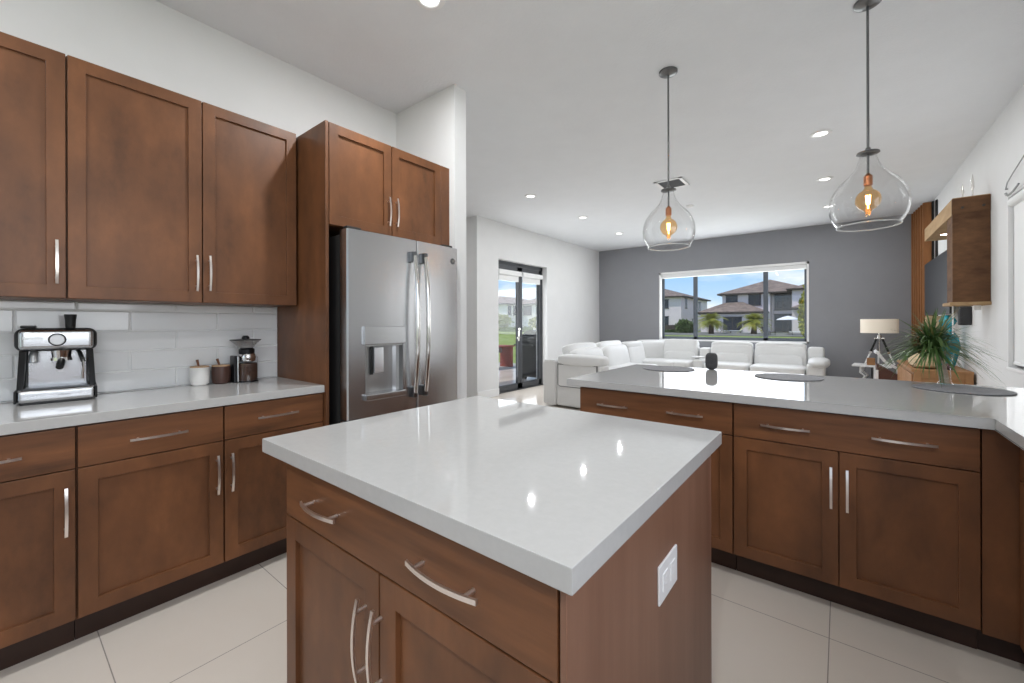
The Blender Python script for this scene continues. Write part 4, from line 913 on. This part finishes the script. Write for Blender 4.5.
def leaf_blob(bm, c, rx, ry, rz, n, size, rr):
    for i in range(n):
        while True:
            p = Vector((rr.uniform(-1, 1), rr.uniform(-1, 1), rr.uniform(-1, 1)))
            if .25 < p.length < 1 - .35 * rr.random(): break
        q = Vector((c[0] + p.x * rx, c[1] + p.y * ry, c[2] + p.z * rz)); a = Vector((rr.uniform(-1, 1), rr.uniform(-1, 1), rr.uniform(-1, 1))).normalized(); b = a.cross(Vector((rr.uniform(-1, 1), rr.uniform(-1, 1), rr.uniform(-1, 1)))).normalized()
        s = size * rr.uniform(.6, 1.3); bm.faces.new([bm.verts.new(q + a * s), bm.verts.new(q + b * s * .5), bm.verts.new(q - a * s), bm.verts.new(q - b * s * .5)])
def palm(label, x, y, h, R_, seed):
    rr = random.Random(seed); t = thing('palm_tree', label, 'palm tree', (x, y, G0))
    bm = BM(); add_tube(bm, [(x, y, G0), (x + .05, y, G0 + h * .3), (x, y, G0 + h * .55)], [.34, .28, .26], n=12); obj('trunk', bm, 'bark', t)
    bm = BM()
    for i in range(90):
        az = rr.uniform(0, 2 * PI); el = rr.uniform(-.25, 1.5); ln = R_ * rr.uniform(.6, 1.1); d = Vector((math.cos(az) * math.cos(el), math.sin(az) * math.cos(el), math.sin(el))); sd = Vector((-math.sin(az), math.cos(az), 0)); p0 = Vector((x, y, G0 + h * .52))
        n = 14
        for k_ in range(1, n):
            s = k_ / n; q = p0 + d * ln * s + Vector((0, 0, -ln * .55 * s * s)); q2 = p0 + d * ln * (s + .09) + Vector((0, 0, -ln * .55 * (s + .09) ** 2)); lw = .62 * math.sin(PI * min(1, s * .9 + .12)) * R_ / 2
            for sg in (-1, 1): bm.faces.new([bm.verts.new(q), bm.verts.new(q + (q2 - q) * .5), bm.verts.new(q2 + sd * sg * lw + Vector((0, 0, -.12)))])
    obj('fronds', bm, 'palm_leaf', t, smooth=False)
palm('yellow-green palm left of the middle window pane, before the low roof', -12.75, 56.3, 3.3, 2.3, 3)
palm('yellow-green palm by the right window mullion', -8.2, 57.2, 3.2, 2.2, 5)
def shrub(name, label, c, rx, ry, rz, n, size, m, seed, trunk=True, cat='shrub'):
    t = thing(name, label, cat, (c[0], c[1], G0)); rr = random.Random(seed)
    if trunk: bm = BM(); add_tube(bm, [(c[0], c[1], G0), (c[0] + .1, c[1], c[2] - rz * .3)], [.14, .08], n=8); obj('trunk', bm, 'bark', t)
    bm = BM(); leaf_blob(bm, c, rx, ry, rz, n, size, rr); obj('foliage', bm, m, t, smooth=False)
shrub('leafy_tree', 'leafy yellow-green tree at the right edge of the wide window', (-2.35, 48.8, 2.2), .9, 1.4, 2.9, 900, .32, 'shrub_leaf', 2, cat='tree')
shrub('leafy_tree', 'yellow-green bushy tree seen through the left patio door leaf', (-39.2, 45.0, 1.6), 3.2, 2.6, 1.2, 1700, .3, 'shrub_leaf', 4, cat='tree')
shrub('leafy_tree', 'yellow-green bushy tree seen through the right patio door leaf', (-35.0, 52.0, 1.4), 3.0, 2.0, 1.0, 1300, .3, 'shrub_leaf', 14, cat='tree')
shrub('leafy_tree', 'darker green bush beside the left palm', (-16.7, 58.8, .9), 1.3, 1.2, 1.0, 500, .28, 'hedge_leaf', 6, False)
bm = BM(); add_box(bm, (-34, 66, G0), (-17.5, 66.12, 1.0)); 
for i in range(12): add_box(bm, (-34 + i * 1.5, 65.94, G0), (-33.9 + i * 1.5, 66.0, 1.05))
tag(obj('garden_fence', bm, 'fence_dark'), 'low dark brown garden fence before the left house', 'fence')
def hedge(label, x0, x1, y0, y1, h, seed):
    rr = random.Random(seed); bm = BM(); add_box(bm, (x0, y0, G0), (x1, y1, h - .15))
    L2 = max(x1 - x0, y1 - y0); n = int(L2 * 60)
    for i in range(n):
        q = Vector((rr.uniform(x0, x1), rr.uniform(y0, y1) - .1, rr.uniform(G0, h))); a = Vector((rr.uniform(-1, 1), rr.uniform(-1, 1), rr.uniform(-1, 1))).normalized(); b = a.cross(Vector((0, .3, 1))).normalized(); s = .22
        bm.faces.new([bm.verts.new(q + a * s), bm.verts.new(q + b * s * .6), bm.verts.new(q - a * s), bm.verts.new(q - b * s * .6)])
    tag(obj('hedge', bm, 'hedge_leaf', smooth=False), label, 'hedge')
hedge('dark green hedge in front of the house beyond the patio door', -52, -40, 55, 56, .75, 8)
hedge('low green hedge at the foot of the window view', -24, -15.5, 60, 61, .35, 9)
# patio umbrella & loungers
t = thing('patio_umbrella', 'white patio umbrella on the far pool terrace', 'umbrella', (-4.77, 57.5, G0))
bm = BM(); add_lathe(bm, [(0, 2.10), (.4, 2.0), (1.1, 1.72), (1.14, 1.62), (1.1, 1.66), (0, 2.03)], (-4.77, 57.5, 0), 8); obj('canopy', bm, 'white_trim', t, smooth=False)
bm = BM(); add_cyl(bm, (-4.77, 57.5, G0), (-4.77, 57.5, 2.1), .04); add_cyl(bm, (-4.77, 57.5, G0), (-4.77, 57.5, G0 + .1), .35); obj('pole', bm, 'fascia', t)
def lounger(label, x, y, rz, m):
    t = thing('lounge_chair', label, 'lounge chair', (x, y, -.06), rz, 'lounge chairs on the far pool terrace')
    bm = BM(); add_box(bm, (-.3, -.95, .28), (.3, .35, .36), .02); b2 = BM(); add_box(b2, (-.3, 0, 0), (.3, .75, .08), .02); join(bm, b2, Matrix.Translation((0, .33, .29)) @ rot('X', 50)); lobj('cushion', bm, m, t)
    bm = BM()
    for x_ in (-.27, .27):
        for y_ in (-.85, .3): add_cyl(bm, (x_, y_, 0), (x_, y_, .3), .03, n=8)
    lobj('legs', bm, 'fascia', t)
lounger('pale lounge chair on the terrace right of the white umbrella', -3.6, 56.2, math.radians(-60), 'white_trim')
lounger('dark lounge chair on the terrace left of the white umbrella', -6.4, 54.2, math.radians(40), 'fascia')
lounger('white lounge chair beside the left palm trunk', -12.4, 60.3, math.radians(70), 'white_trim')
lounger('white lounge chair between the two palms', -10.6, 61.2, math.radians(-70), 'white_trim')
# red wooden bench on the deck
t = thing('garden_bench', 'red-stained wooden bench on the deck outside the patio door', 'bench', (-8.2, 9.2, -.02))
M_ = None
def bb(bm, c, h): add_box(bm, (c[0] - h[0], c[1] - h[1], c[2] - h[2]), (c[0] + h[0], c[1] + h[1], c[2] + h[2]), .008, 1)
bm = BM(); 
for i in range(4): add_box(bm, (-8.12 + i * .13, 7.7, .58), (-8.0 + i * .13, 9.72, .62), .005, 1)
obj('seat', bm, 'red_wood', t)
for y_ in (7.8, 9.55):
    bm = BM(); add_box(bm, (-8.06, y_, -.02), (-7.64, y_ + .12, .58), .008, 1); obj('leg', bm, 'red_wood', t)
bm = BM(); add_box(bm, (-8.02, 7.85, .40), (-7.98, 9.6, .56), .004, 1); obj('apron', bm, 'deck', t, label='pale grey board under the seat')
# grill
t = thing('gas_grill', 'black gas grill with lid and cabinet outside the patio door', 'grill', (-5.42, 7.85, -.02)); ORG[t] = Vector((-5.42, 7.3, -.02))
bm = BM(); add_box(bm, (-5.72, 6.98, .06), (-5.18, 7.72, .80), .012, 2); obj('cabinet', bm, 'black', t)
for y_ in (7.0, 7.355):
    bm = BM(); add_box(bm, (-5.18, y_, .12), (-5.162, y_ + .345, .66), .006, 1); d_ = obj('cabinet_door', bm, 'fridge_side', t); bm = BM(); add_tube(bm, [(-5.15, y_ + .06, .58), (-5.14, y_ + .17, .585), (-5.15, y_ + .28, .58)], .009); obj('handle', bm, 'black', d_)
bm = BM()
for y_ in (7.08, 7.25, 7.42, 7.60): add_cyl(bm, (-5.18, y_, .735), (-5.145, y_, .735), .028, n=16)
obj('knobs', bm, 'steel_dark', t)
bm = BM(); b2 = BM(); bmesh.ops.create_cone(b2, cap_ends=True, segments=28, radius1=.30, radius2=.30, depth=.72); join(bm, b2, Matrix.Translation((-5.46, 7.35, .82)) @ rot('X', 90)); bmesh.ops.bisect_plane(bm, geom=bm.verts[:] + bm.edges[:] + bm.faces[:], plane_co=(0, 0, .80), plane_no=(0, 0, -1), clear_outer=True); obj('lid', bm, 'black', t)
bm = BM(); add_box(bm, (-5.70, 6.68, .78), (-5.20, 6.975, .81), .008); add_box(bm, (-5.70, 7.725, .78), (-5.20, 8.02, .81), .008); obj('side_shelf', bm, 'fridge_side', t)
bm = BM()
for y_ in (7.02, 7.68):
    for x_ in (-5.66, -5.24): add_cyl(bm, (x_, y_ - .02, .04), (x_, y_ + .02, .04), .06, n=14)
obj('wheels', bm, 'black_matte', t)
